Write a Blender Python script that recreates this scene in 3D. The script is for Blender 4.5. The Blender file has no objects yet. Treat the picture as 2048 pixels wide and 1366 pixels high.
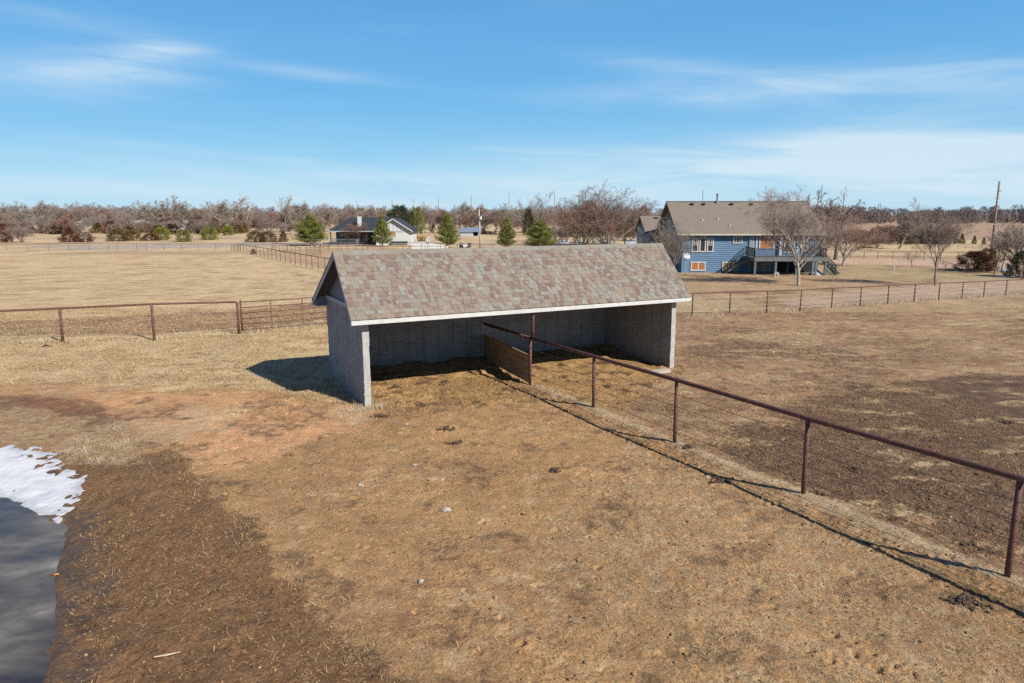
import bpy, math, random
import numpy as np
from mathutils import Vector, Matrix
R = math.radians
scene = bpy.context.scene
COL = scene.collection
rnd = random.Random(7)
NR = np.random.default_rng(11)

# ------------------------------------------------------------------ camera model
F, HZ, CH = 1413.36, 426.48, 6.1            # focal length and horizon row at 2048 px, camera height
PITCH = math.atan((683 - HZ) / F)
def ray(u, v):
    x = (u - 1024) / F; y = (683 - v) / F
    return (x, math.cos(PITCH) + y * math.sin(PITCH), -math.sin(PITCH) + y * math.cos(PITCH))
def G(u, v, z=0.0):                          # ground point seen at a pixel
    r = ray(u, v); t = (z - CH) / r[2]
    return Vector((r[0] * t, r[1] * t, z))
def AT(u, v, Y):                             # point at a pixel on the plane y = Y
    r = ray(u, v); t = Y / r[1]
    return Vector((r[0] * t, Y, CH + r[2] * t))
def ZAT(u, v, P):                            # height seen at a pixel at the distance of P
    r = ray(u, v); t = math.hypot(P[0], P[1]) / math.hypot(r[0], r[1])
    return CH + r[2] * t

# ------------------------------------------------------------------ numpy noise
_perm = np.random.default_rng(5).permutation(1024)
_grad = np.random.default_rng(6).normal(size=(1024, 2)); _grad /= np.linalg.norm(_grad, axis=1)[:, None]
def perlin(x, y, seed=0):
    x = np.asarray(x, float); y = np.asarray(y, float)
    xi = np.floor(x).astype(int); yi = np.floor(y).astype(int); xf = x - xi; yf = y - yi
    u = xf * xf * xf * (xf * (xf * 6 - 15) + 10); v = yf * yf * yf * (yf * (yf * 6 - 15) + 10)
    def gr(a, b, dx, dy):
        h = _perm[(_perm[(a + seed * 37) & 1023] + b) & 1023]
        return _grad[h, 0] * dx + _grad[h, 1] * dy
    n00 = gr(xi, yi, xf, yf); n10 = gr(xi + 1, yi, xf - 1, yf); n01 = gr(xi, yi + 1, xf, yf - 1); n11 = gr(xi + 1, yi + 1, xf - 1, yf - 1)
    a = n00 + u * (n10 - n00); b = n01 + u * (n11 - n01)
    return (a + v * (b - a)) * 1.5
def fbm(x, y, octs=4, seed=0, gain=.5):
    s = 0; a = 1
    for o in range(octs):
        s = s + a * perlin(x * 2 ** o + 13.7 * o, y * 2 ** o - 7.1 * o, seed + o); a *= gain
    return s
def sstep(a, b, x):
    t = np.clip((x - a) / (b - a), 0, 1); return t * t * (3 - 2 * t)

# ------------------------------------------------------------------ mesh builder
class MB:
    def __init__(s): s.V = []; s.F = []; s.n = 0; s.A = []; s.UV = None
    def add(s, V, Fs, var=0.5):
        V = np.asarray(V, np.float64).reshape(-1, 3); Fs = np.asarray(Fs, np.int64)
        s.V.append(V); s.F.append(Fs + s.n); s.n += len(V)
        s.A.append(np.broadcast_to(np.asarray(var, np.float32), (len(V),)))
        return s
    def box(s, x0, x1, y0, y1, z0, z1, M=None, var=.5):
        V = [(x, y, z) for z in (z0, z1) for y in (y0, y1) for x in (x0, x1)]
        if M is not None: V = [M @ Vector(v) for v in V]
        return s.add([tuple(v) for v in V], [(0, 2, 3, 1), (4, 5, 7, 6), (0, 1, 5, 4), (2, 6, 7, 3), (0, 4, 6, 2), (1, 3, 7, 5)], var)
    def bar(s, a, b, w, h, up=(0, 0, 1), var=.5):
        a = Vector(a); b = Vector(b); d = (b - a); L = d.length; d.normalize(); up = Vector(up)
        if abs(d.dot(up)) > .95: up = Vector((0, 1, 0))
        x = d.cross(up).normalized(); z = x.cross(d)
        M = Matrix(((x[0], d[0], z[0], a[0]), (x[1], d[1], z[1], a[1]), (x[2], d[2], z[2], a[2]), (0, 0, 0, 1)))
        return s.box(-w / 2, w / 2, 0, L, -h / 2, h / 2, M, var)
    def tube(s, pts, rad, n=8, caps=True, var=.5):
        P = np.array([tuple(p) for p in pts], float); m = len(P)
        rad = np.broadcast_to(np.asarray(rad, float), (m,))
        T = np.gradient(P, axis=0); T /= np.linalg.norm(T, axis=1)[:, None] + 1e-12
        ref = np.array([0, 0, 1.]) if abs(T[0, 2]) < .9 else np.array([1., 0, 0])
        a = np.cross(T, ref); a /= np.linalg.norm(a, axis=1)[:, None] + 1e-12; b = np.cross(T, a)
        th = np.arange(n) / n * 2 * np.pi
        V = P[:, None, :] + rad[:, None, None] * (np.cos(th)[None, :, None] * a[:, None, :] + np.sin(th)[None, :, None] * b[:, None, :])
        i = np.arange(m - 1)[:, None] * n; j = np.arange(n)[None, :]; k = (j + 1) % n
        Fq = np.stack([i + j, i + k, i + n + k, i + n + j], -1).reshape(-1, 4)
        base = s.n; s.add(V.reshape(-1, 3), Fq, var)
        if caps and n >= 3:
            s.F.append(np.array([list(range(base + n - 1, base - 1, -1))])); s.F.append(np.array([[base + (m - 1) * n + q for q in range(n)]]))
        return s
    def prism(s, poly, z0, z1, M=None, var=.5):           # poly in xy, extruded along z
        n = len(poly); V = [(p[0], p[1], z0) for p in poly] + [(p[0], p[1], z1) for p in poly]
        if M is not None: V = [tuple(M @ Vector(v)) for v in V]
        b = s.n; s.add(V, [(i, (i + 1) % n, n + (i + 1) % n, n + i) for i in range(n)], var)
        s.F.append(np.array([[b + n - 1 - i for i in range(n)]])); s.F.append(np.array([[b + n + i for i in range(n)]]))
        return s
    def build(s, name, mat, parent=None, smooth=False, loc=None, uv=None):
        me = bpy.data.meshes.new(name)
        V = np.concatenate(s.V); A = np.concatenate(s.A)
        me.vertices.add(len(V)); me.vertices.foreach_set('co', V.astype(np.float32).ravel())
        li = np.concatenate([f.ravel() for f in s.F]); cnt = np.concatenate([np.full(len(f), f.shape[1]) for f in s.F])
        me.loops.add(len(li)); me.loops.foreach_set('vertex_index', li.astype(np.int32))
        me.polygons.add(len(cnt)); me.polygons.foreach_set('loop_start', np.concatenate([[0], np.cumsum(cnt)[:-1]]).astype(np.int32))
        me.update(calc_edges=True)
        at = me.attributes.new('var', 'FLOAT', 'POINT'); at.data.foreach_set('value', A.astype(np.float32))
        if uv is not None:
            ul = me.uv_layers.new(name='UVMap'); ul.data.foreach_set('uv', uv(V)[li].astype(np.float32).ravel())
        me.polygons.foreach_set('use_smooth', np.full(len(cnt), smooth))
        me.materials.append(mat); me.validate()
        o = bpy.data.objects.new(name, me); COL.objects.link(o)
        if parent is not None: o.parent = parent
        if loc is not None: o.location = loc
        return o

def tag(o, label=None, cat=None, group=None, kind=None):
    if label: o['label'] = label
    if cat: o['category'] = cat
    if group: o['group'] = group
    if kind: o['kind'] = kind
    return o
def empty(name, loc=(0, 0, 0), rz=0, label=None, cat=None, group=None):
    o = bpy.data.objects.new(name, None); COL.objects.link(o); o.location = loc; o.rotation_euler = (0, 0, rz)
    o.empty_display_size = .2
    return tag(o, label, cat, group)
def copy_tree(o, parent=None):
    c = o.copy(); COL.objects.link(c)
    for k in ('label', 'group'):
        if parent is None and k in c: del c[k]
    c.parent = parent
    for ch in [x for x in COL.objects if x.parent is o]: copy_tree(ch, c)
    return c

# ------------------------------------------------------------------ materials
def mat(name, c1, c2=None, rough=.8, scale=3.0, bump=0.0, bscale=30.0, metal=0.0, spec=.3, var=0.0, detail=5, coord='Object', stretch=(1, 1, 1), c3=None, objrand=0.0):
    m = bpy.data.materials.new(name); m.use_nodes = True; nt = m.node_tree; N = nt.nodes; L = nt.links
    b = N['Principled BSDF']; b.inputs['Roughness'].default_value = rough; b.inputs['Metallic'].default_value = metal
    b.inputs['Specular IOR Level'].default_value = spec
    tc = N.new('ShaderNodeTexCoord'); mp = N.new('ShaderNodeMapping'); mp.inputs['Scale'].default_value = stretch
    L.new(tc.outputs[coord], mp.inputs['Vector'])
    no = N.new('ShaderNodeTexNoise'); no.inputs['Scale'].default_value = scale; no.inputs['Detail'].default_value = detail
    L.new(mp.outputs[0], no.inputs['Vector'])
    cr = N.new('ShaderNodeValToRGB'); L.new(no.outputs['Fac'], cr.inputs[0])
    c2 = c2 or tuple(x * .8 for x in c1)
    cr.color_ramp.elements[0].position = .32; cr.color_ramp.elements[1].position = .68
    cr.color_ramp.elements[0].color = (*c2, 1); cr.color_ramp.elements[1].color = (*c1, 1)
    if c3: e = cr.color_ramp.elements.new(.5); e.color = (*c3, 1)
    out = cr.outputs[0]
    if var or objrand:
        h = N.new('ShaderNodeHueSaturation'); L.new(out, h.inputs['Color'])
        mr = N.new('ShaderNodeMapRange'); mr.inputs[3].default_value = 1 - var; mr.inputs[4].default_value = 1 + var
        at = N.new('ShaderNodeAttribute'); at.attribute_name = 'var'; L.new(at.outputs['Fac'], mr.inputs[0])
        if objrand:
            oi = N.new('ShaderNodeObjectInfo'); mr2 = N.new('ShaderNodeMapRange'); mr2.inputs[3].default_value = 1 - objrand; mr2.inputs[4].default_value = 1 + objrand
            L.new(oi.outputs['Random'], mr2.inputs[0]); mm = N.new('ShaderNodeMath'); mm.operation = 'MULTIPLY'
            L.new(mr.outputs[0], mm.inputs[0]); L.new(mr2.outputs[0], mm.inputs[1]); L.new(mm.outputs[0], h.inputs['Value'])
        else: L.new(mr.outputs[0], h.inputs['Value'])
        out = h.outputs[0]
    L.new(out, b.inputs['Base Color'])
    if bump:
        n2 = N.new('ShaderNodeTexNoise'); n2.inputs['Scale'].default_value = bscale; n2.inputs['Detail'].default_value = 6
        L.new(mp.outputs[0], n2.inputs['Vector'])
        bp = N.new('ShaderNodeBump'); bp.inputs['Strength'].default_value = bump; bp.inputs['Distance'].default_value = .02
        L.new(n2.outputs['Fac'], bp.inputs['Height']); L.new(bp.outputs[0], b.inputs['Normal'])
    return m

rust = mat('rusty_pipe', (.17, .075, .055), (.075, .04, .034), .65, 9, .5, 70, c3=(.115, .052, .042), spec=.3)
rust_far = mat('rusty_pipe_far', (.17, .075, .055), (.10, .045, .035), .7, 6)
wire_m = mat('wire_steel', (.20, .17, .15), (.10, .08, .07), .55, 20, metal=.3)
wire_dk = mat('wire_dark', (.07, .055, .05), None, .6, 10)
wire_lt = mat('wire_pale', (.48, .44, .38), (.30, .27, .22), .5, 20, metal=.2)
white_paint = mat('white_paint', (.50, .50, .49), (.42, .42, .41), .6, 4, .1, 40)
trim_grey = mat('grey_trim_paint', (.36, .39, .42), (.28, .31, .34), .7, 4, .1, 40)
gable_paint_porch_shade = mat('gable_paint_porch_shade', (.17, .20, .25), (.13, .155, .2), .75, 5, .1, 30)
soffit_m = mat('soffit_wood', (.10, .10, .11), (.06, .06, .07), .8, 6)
board_m = mat('weathered_board', (.42, .27, .13), (.22, .15, .09), .85, 2.2, .4, 40, stretch=(1, 1, 14), c3=(.33, .22, .12))
bark = mat('tree_bark', (.20, .16, .13), (.10, .08, .07), .95, 5, .5, 30, stretch=(1, 1, .3))
bark_pale = mat('tree_bark_pale', (.38, .34, .29), (.22, .19, .16), .95, 5, .5, 30, stretch=(1, 1, .3))
twig_m = mat('twig_mauve', (.30, .235, .205), (.20, .155, .14), .95, 1.2, var=.3, objrand=.12)
twig_red = mat('twig_reddish', (.30, .185, .14), (.20, .13, .10), .95, 1.2, var=.3, objrand=.15)
twig_grey = mat('twig_greyish', (.33, .285, .23), (.21, .18, .15), .95, 1.2, var=.3, objrand=.12)
cedar_red = mat('cedar_foliage_rusty', (.21, .082, .045), (.10, .047, .03), .95, 1.6, var=.45, c3=(.15, .065, .038))
cedar_brn = mat('cedar_foliage_brown', (.20, .13, .06), (.11, .075, .04), .95, 1.6, var=.45)
cedar_ol = mat('cedar_foliage_olive', (.19, .15, .04), (.12, .065, .035), .95, 1.1, var=.45)
cedar_dk = mat('cedar_foliage_dark', (.075, .08, .04), (.045, .048, .028), .95, 1.6, var=.45)
pine_m = mat('pine_foliage', (.20, .205, .045), (.10, .115, .03), .9, 1.8, var=.5, c3=(.15, .16, .04))
pine_br = mat('pine_foliage_bright', (.25, .25, .045), (.14, .155, .03), .9, 1.8, var=.5)
asph_dark = mat('dark_roof', (.038, .044, .056), (.025, .029, .038), .85, 3, .3, 20)
house_white = mat('house_white_siding', (.56, .56, .55), (.49, .49, .49), .7, 2)
glass_dk = mat('window_glass_dark', (.03, .035, .045), (.02, .02, .03), .12, 1, spec=.6)
blind_or = mat('window_blind_orange', (.36, .15, .05), (.27, .11, .04), .7, 2)
blind_tan = mat('window_blind_tan', (.33, .2, .09), (.25, .15, .07), .7, 2)
deck_m = mat('deck_grey_paint', (.14, .15, .15), (.10, .11, .11), .75, 3)
deck_dk = mat('railing_dark', (.035, .037, .04), None, .5, 3)
concrete = mat('concrete', (.45, .42, .37), (.33, .30, .26), .9, 3, .3, 30)
metal_lt = mat('pale_metal_sheet', (.42, .50, .58), (.32, .40, .48), .45, 2, metal=.2)
pole_m = mat('utility_pole_wood', (.26, .21, .17), (.17, .13, .10), .9, 3, .2, 20, stretch=(1, 1, .1))
pole_lt = mat('utility_pole_pale', (.46, .42, .36), (.36, .32, .27), .9, 3)
snow_m = mat('snow', (.52, .53, .55), (.44, .45, .48), .6, 2.5, .9, 7, var=.22)
rock_m = mat('pale_stone', (.42, .38, .33), (.28, .25, .21), .9, 12, .5, 25)
dung_m = mat('dung', (.10, .066, .042), (.055, .037, .025), .9, 20, .6, 40)
brickred = mat('distant_brick', (.22, .12, .09), None, .9, 4)
grey_roof = mat('distant_grey_roof', (.24, .22, .21), None, .9, 4)
black_m = mat('black_parts_and_shade', (.02, .02, .022), None, .8, 4)  # black parts; also shade painted under the deck and in the shed bay
red_pl = mat('red_plastic', (.35, .04, .03), None, .5, 4)
yellow_leaf = mat('yellow_leaf', (.62, .45, .05), (.45, .3, .04), .7, 20)
red_leaf = mat('red_leaf', (.35, .05, .04), (.25, .04, .03), .7, 20)
plume_m = mat('pampas_straw', (.55, .42, .2), (.4, .3, .15), .9, 3, var=.3)

# ---- block wall: painted slump block in running bond with bed joints
def block_mat(name, c1, c2, mortar, bw=.40, bh=.102, vline=.62, pink=False):
    m = bpy.data.materials.new(name); m.use_nodes = True; nt = m.node_tree; N = nt.nodes; L = nt.links
    b = N['Principled BSDF']; b.inputs['Roughness'].default_value = .85; b.inputs['Specular IOR Level'].default_value = .2
    uv = N.new('ShaderNodeUVMap'); 
    wn = N.new('ShaderNodeTexNoise'); wn.inputs['Scale'].default_value = 7; L.new(uv.outputs[0], wn.inputs['Vector'])
    mx = N.new('ShaderNodeMixRGB'); mx.blend_type = 'LINEAR_LIGHT'; mx.inputs[0].default_value = .022
    L.new(uv.outputs[0], mx.inputs[1]); L.new(wn.outputs['Color'], mx.inputs[2])
    br = N.new('ShaderNodeTexBrick'); L.new(mx.outputs[0], br.inputs['Vector'])
    br.inputs['Scale'].default_value = 1; br.inputs['Brick Width'].default_value = bw; br.inputs['Row Height'].default_value = bh
    br.inputs['Mortar Size'].default_value = .007; br.inputs['Mortar Smooth'].default_value = .5; br.inputs['Bias'].default_value = -.2
    br.inputs['Color1'].default_value = (*c1, 1); br.inputs['Color2'].default_value = (*c2, 1); br.inputs['Mortar'].default_value = (*mortar, 1)
    sx = N.new('ShaderNodeSeparateXYZ'); L.new(uv.outputs[0], sx.inputs[0])
    dv = N.new('ShaderNodeMath'); dv.operation = 'PINGPONG'; dv.inputs[1].default_value = vline / 2; L.new(sx.outputs[0], dv.inputs[0])
    ls = N.new('ShaderNodeMapRange'); ls.inputs[1].default_value = .004; ls.inputs[2].default_value = .016; ls.inputs[3].default_value = 1; ls.inputs[4].default_value = 0
    L.new(dv.outputs[0], ls.inputs[0])
    lm = N.new('ShaderNodeMixRGB'); L.new(ls.outputs[0], lm.inputs[0]); L.new(br.outputs['Color'], lm.inputs[1]); lm.inputs[2].default_value = tuple(x * .7 for x in mortar) + (1,)
    # dirt splash and worn paint low on the wall
    n3 = N.new('ShaderNodeTexNoise'); n3.inputs['Scale'].default_value = 2.2; n3.inputs['Detail'].default_value = 6; L.new(uv.outputs[0], n3.inputs['Vector'])
    ad = N.new('ShaderNodeMath'); ad.operation = 'MULTIPLY_ADD'; ad.inputs[1].default_value = -.75; L.new(sx.outputs[1], ad.inputs[0]); L.new(n3.outputs['Fac'], ad.inputs[2])
    rg = N.new('ShaderNodeMapRange'); rg.inputs[1].default_value = -.05; rg.inputs[2].default_value = .45; rg.inputs[3].default_value = 0; rg.inputs[4].default_value = .6; L.new(ad.outputs[0], rg.inputs[0])
    dm = N.new('ShaderNodeMixRGB'); L.new(rg.outputs[0], dm.inputs[0]); L.new(lm.outputs[0], dm.inputs[1]); dm.inputs[2].default_value = (.20, .155, .13, 1)
    n4 = N.new('ShaderNodeTexNoise'); n4.inputs['Scale'].default_value = 1.3; n4.inputs['Detail'].default_value = 8; L.new(uv.outputs[0], n4.inputs['Vector'])
    hs = N.new('ShaderNodeHueSaturation'); L.new(dm.outputs[0], hs.inputs['Color']); r4 = N.new('ShaderNodeMapRange'); r4.inputs[1].default_value = .3; r4.inputs[2].default_value = .7; r4.inputs[3].default_value = .84; r4.inputs[4].default_value = 1.12
    L.new(n4.outputs['Fac'], r4.inputs[0]); L.new(r4.outputs[0], hs.inputs['Value']); L.new(hs.outputs[0], b.inputs['Base Color'])
    bp = N.new('ShaderNodeBump'); bp.inputs['Strength'].default_value = .5; bp.inputs['Distance'].default_value = .008
    hh = N.new('ShaderNodeMath'); hh.operation = 'ADD'; L.new(br.outputs['Fac'], hh.inputs[0]); L.new(ls.outputs[0], hh.inputs[1])
    iv = N.new('ShaderNodeMath'); iv.operation = 'SUBTRACT'; n5 = N.new('ShaderNodeTexNoise'); n5.inputs['Scale'].default_value = 28; n5.inputs['Detail'].default_value = 5; L.new(uv.outputs[0], n5.inputs['Vector'])
    L.new(n5.outputs['Fac'], iv.inputs[0]); L.new(hh.outputs[0], iv.inputs[1]); L.new(iv.outputs[0], bp.inputs['Height']); L.new(bp.outputs[0], b.inputs['Normal'])
    return m
block_m = block_mat('painted_slump_block', (.29, .285, .285), (.235, .23, .24), (.125, .125, .13))
block_end = mat('painted_block_end', (.385, .38, .37), (.30, .29, .28), .85, 5, .5, 30)

# ---- shingles: colour picked per tab from the 'var' attribute
def shingle_mat():
    m = bpy.data.materials.new('mixed_asphalt_shingle'); m.use_nodes = True; nt = m.node_tree; N = nt.nodes; L = nt.links
    b = N['Principled BSDF']; b.inputs['Roughness'].default_value = .92; b.inputs['Specular IOR Level'].default_value = .15
    at = N.new('ShaderNodeAttribute'); at.attribute_name = 'var'
    cr = N.new('ShaderNodeValToRGB'); L.new(at.outputs['Fac'], cr.inputs[0]); cr.color_ramp.interpolation = 'LINEAR'
    cols = [(0, (.140, .100, .088)), (.18, (.165, .120, .104)), (.35, (.185, .145, .12)), (.5, (.20, .163, .13)), (.65, (.19, .172, .145)), (.8, (.195, .188, .165)), (1, (.22, .22, .198))]
    e = cr.color_ramp.elements; e[0].position = 0; e[0].color = (*cols[0][1], 1); e[1].position = 1; e[1].color = (*cols[-1][1], 1)
    for p, c in cols[1:-1]: x = e.new(p); x.color = (*c, 1)
    tc = N.new('ShaderNodeTexCoord'); no = N.new('ShaderNodeTexNoise'); no.inputs['Scale'].default_value = 90; no.inputs['Detail'].default_value = 3; L.new(tc.outputs['Object'], no.inputs['Vector'])
    n2 = N.new('ShaderNodeTexNoise'); n2.inputs['Scale'].default_value = .9; n2.inputs['Detail'].default_value = 6; L.new(tc.outputs['Object'], n2.inputs['Vector'])
    sm = N.new('ShaderNodeMath'); sm.operation = 'ADD'; L.new(no.outputs['Fac'], sm.inputs[0]); L.new(n2.outputs['Fac'], sm.inputs[1])
    mr = N.new('ShaderNodeMapRange'); mr.inputs[1].default_value = .6; mr.inputs[2].default_value = 1.4; mr.inputs[3].default_value = .82; mr.inputs[4].default_value = 1.18; L.new(sm.outputs[0], mr.inputs[0])
    hs = N.new('ShaderNodeHueSaturation'); L.new(cr.outputs[0], hs.inputs['Color']); L.new(mr.outputs[0], hs.inputs['Value']); L.new(hs.outputs[0], b.inputs['Base Color'])
    bp = N.new('ShaderNodeBump'); bp.inputs['Strength'].default_value = .35; bp.inputs['Distance'].default_value = .008; L.new(no.outputs['Fac'], bp.inputs['Height']); L.new(bp.outputs[0], b.inputs['Normal'])
    return m
shingle = shingle_mat()

# ------------------------------------------------------------------ layout in plan
SX, SY, SYAW = -4.71, 21.927, .479
SU = np.array([math.cos(SYAW), math.sin(SYAW)]); SV = np.array([-SU[1], SU[0]])
SL, SD = 12.625, 4.755
def sh_local(x, y):
    dx = x - SX; dy = y - SY; return dx * SU[0] + dy * SU[1], dx * SV[0] + dy * SV[1]
def sh_w(a, b): return (SX + a * SU[0] + b * SV[0], SY + a * SU[1] + b * SV[1])

def polyW(px, z=0.0):  return np.array([tuple(G(u, v, z))[:2] for u, v in px])
def sdist(poly, x, y):        # signed distance, positive inside
    x = np.asarray(x, float); y = np.asarray(y, float); n = len(poly); d = np.full(x.shape, 1e9); ins = np.zeros(x.shape, bool)
    for i in range(n):
        ax, ay = poly[i]; bx, by = poly[(i + 1) % n]; ex, ey = bx - ax, by - ay
        t = np.clip(((x - ax) * ex + (y - ay) * ey) / (ex * ex + ey * ey + 1e-12), 0, 1)
        d = np.minimum(d, np.hypot(x - ax - t * ex, y - ay - t * ey))
        c = ((ay > y) != (by > y)) & (x < (bx - ax) * (y - ay) / (by - ay + 1e-12) + ax); ins ^= c
    return np.where(ins, d, -d)
def pdist(pts, x, y):         # distance to a polyline
    d = np.full(np.shape(x), 1e9)
    for (ax, ay), (bx, by) in zip(pts[:-1], pts[1:]):
        ex, ey = bx - ax, by - ay; t = np.clip(((x - ax) * ex + (y - ay) * ey) / (ex * ex + ey * ey), 0, 1)
        d = np.minimum(d, np.hypot(x - ax - t * ex, y - ay - t * ey))
    return d

POND = polyW([(-900, 960), (-300, 960), (0, 975), (60, 1000), (115, 1036), (150, 1042), (143, 1090), (128, 1150), (132, 1210), (122, 1290), (112, 1366), (90, 1500), (40, 1800), (-900, 1800)], -.2)
SNOW = polyW([(-700, 872), (-200, 885), (0, 896), (28, 897), (52, 905), (62, 898), (88, 900), (78, 912), (112, 914), (104, 922), (138, 934), (126, 941), (178, 955), (160, 978), (158, 1002), (128, 1028), (116, 1036), (66, 1012), (0, 984), (-300, 950), (-700, 930)], -.1)
MUD = polyW([(-600, 900), (130, 905), (200, 925), (288, 905), (335, 898), (385, 935), (430, 985), (490, 1045), (520, 1072), (585, 1140), (600, 1185), (665, 1240), (700, 1290), (790, 1366), (900, 1500), (1000, 1900), (-900, 1900)])
REDB = polyW([(-500, 780), (0, 788), (90, 792), (190, 806), (248, 838), (190, 850), (60, 825), (0, 812), (-500, 820)])
LITTER = polyW([(-500, 800), (0, 806), (130, 820), (240, 845), (292, 885), (270, 925), (190, 930), (100, 905), (0, 890), (-500, 880)])
PATHO = polyW([(-700, 765), (0, 768), (160, 768), (330, 790), (470, 782), (560, 790), (640, 808), (735, 822), (760, 850), (640, 880), (520, 930), (440, 940), (330, 890), (250, 838), (180, 800), (0, 784), (-700, 775)])
GOLD = [sh_w(-.1, 4.6), sh_w(SL - .1, 4.6), sh_w(SL + .3, -.4), sh_w(9.5, -2.2), sh_w(7.4, -3.6), sh_w(6.3, -3.2), sh_w(5.2, -2.0), sh_w(2.5, -1.4), sh_w(0, -.5)]
GOLD = np.array(GOLD)
MEAD = polyW([(-3000, 470), (-900, 770), (0, 770), (160, 766), (330, 782), (470, 770), (600, 790), (700, 812), (740, 815), (700, 760), (660, 740), (655, 520), (470, 489), (-3000, 489)])
TRACK = polyW([(-900, 640), (0, 642), (250, 632), (480, 620), (660, 603), (660, 640), (470, 655), (300, 668), (120, 672), (0, 672), (-900, 690)])
DARKR = polyW([(1420, 895), (1500, 868), (1640, 800), (1690, 775), (1800, 770), (1950, 745), (2048, 742), (2500, 760), (2600, 1000), (2200, 1200), (2048, 1120), (1900, 1080), (1680, 990), (1560, 950)])
DARKR2 = polyW([(1380, 690), (1480, 676), (1560, 690), (1700, 695), (1750, 720), (1620, 725), (1500, 712), (1400, 716)])
DRYBR = polyW([(1250, 900), (1400, 930), (1600, 1030), (1850, 1120), (2048, 1230), (2400, 1400), (2300, 1900), (1250, 1900), (1300, 1366), (1180, 1200), (1080, 1100), (1150, 980)])
ROAD = polyW([(1560, 600), (1700, 585), (1850, 570), (2048, 545), (2600, 520), (2600, 560), (2048, 570), (2048, 592), (1900, 600), (1740, 608), (1600, 617)])
DRIVE = polyW([(1660, 515), (1750, 516), (1960, 520), (2400, 524), (2400, 540), (1990, 540), (1880, 533), (1760, 529), (1660, 530)])
LAWN = polyW([(1640, 528), (1760, 531), (1900, 540), (2048, 548), (2048, 562), (1900, 562), (1760, 556), (1660, 552)])
FARF = polyW([(1640, 447), (2600, 447), (2800, 486), (1640, 478)])
LROAD = polyW([(60, 492), (330, 488), (480, 486), (700, 484), (1000, 486), (1000, 489), (700, 489), (480, 494), (260, 499), (140, 500), (60, 496)])
FENCE_PX = [(963, 716), (1060, 767), (1187, 816), (1349, 887), (1606, 990), (2014, 1157)]
FP = [G(u, v, .08) for u, v in FENCE_PX]; FP[0] = FP[1] + (FP[0] - FP[1]).normalized() * (FP[0] - FP[1]).length
_d = (FP[5] - FP[4]); FP.append(FP[5] + _d * 1.0); FP.append(FP[6] + _d)
FL = [(p.x, p.y) for p in FP]

def hgt(x, y, fine=True):
    x = np.asarray(x, float); y = np.asarray(y, float)
    near = np.clip(1 - (np.hypot(x, y) - 35) / 40, 0, 1)
    h = .05 * perlin(x / 7, y / 7, 3) * near + .12 * perlin(x / 40, y / 40, 4) * np.clip(np.hypot(x, y) / 60 - 1, 0, 1) * np.clip(1 - np.hypot(x, y) / 400, 0, 1)
    fd = pdist(FL, x, y); far_in = sstep(0, 1.5, np.hypot(x - FL[0][0], y - FL[0][1]))
    h = h * sstep(.2, 1.5, fd) + .11 * np.exp(-(fd / .38) ** 2) * far_in * (1 + .35 * perlin(x * 1.3, y * 1.3, 9))
    a, b = sh_local(x, y)
    ins = sstep(-.1, .1, a) * sstep(SL + .1, SL - .1, a) * sstep(-.4, .3, b) * sstep(SD + .05, SD - .05, b)
    h = h * (1 - ins) + ins * (.02 + (.20 + .10 * perlin(a * .9, b * .3, 21)) * sstep(2.2, 4.4, b) + .05 * perlin(a * 1.7, b * 1.7, 8))
    h = h - .07 * np.exp(-(np.minimum(np.abs(a), np.abs(a - SL)) / .7) ** 2) * sstep(-1, 0, b) * sstep(6, 5, b) * (1 - ins) * .5
    pd = sdist(POND, x, y); h = h * sstep(.2, 2.5, -pd) - .16 * sstep(-1.8, -.05, pd) - .25 * sstep(-.12, .9, pd)
    if fine:
        rough = .017 + .012 * sstep(-.3, .3, sdist(MUD, x, y)) + .024 * sstep(-.4, .4, sdist(GOLD, x, y)) + .010 * sstep(-.5, .5, sdist(DARKR, x, y)) + .010 * sstep(-.6, .5, sdist(DRYBR, x, y))
        rough = rough * (.25 + .75 * sstep(-.15, .25, perlin(x * .8, y * .8, 31)) + .4 * sstep(14, 6, y))
        n = fbm(x * 2.6, y * 2.6, 4, 12, .62); pock = -np.maximum(0, perlin(x * 3.1, y * 3.1, 40) - .45) * 1.6
        rough = rough * (.5 + .5 * sstep(.0, .8, -pd)); h = h + near * rough * (n * .9 + pock * 1.4)
    return h
def hz(x, y): return float(hgt(np.array([x]), np.array([y]), False)[0])
def GP(u, v):                                 # ground point with the terrain height
    p = G(u, v); p.z = hz(p.x, p.y); return p

# ------------------------------------------------------------------ ground
def spaced(lo, hi, step, far, grow):
    a = list(np.arange(lo, hi + 1e-6, step)); s = step; v = a[-1]
    while v < far: s *= grow; v += s; a.append(v)
    return a
def axis(lo, hi, step, farn, farp, g1, g2):
    p = spaced(lo, hi, step, farp, g2); n = []; s = step; v = lo
    while v > -farn: s *= g1; v -= s; n.append(v)
    return np.array(n[::-1] + p)
gx = axis(-11, 12.5, .034, 3000, 3000, 1.04, 1.04); gy = axis(6.0, 23.5, .034, 60, 4200, 1.2, 1.0165)
XX, YY = np.meshgrid(gx, gy, indexing='xy'); X = XX.ravel(); Y = YY.ravel()
Z = hgt(X, Y)
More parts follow.
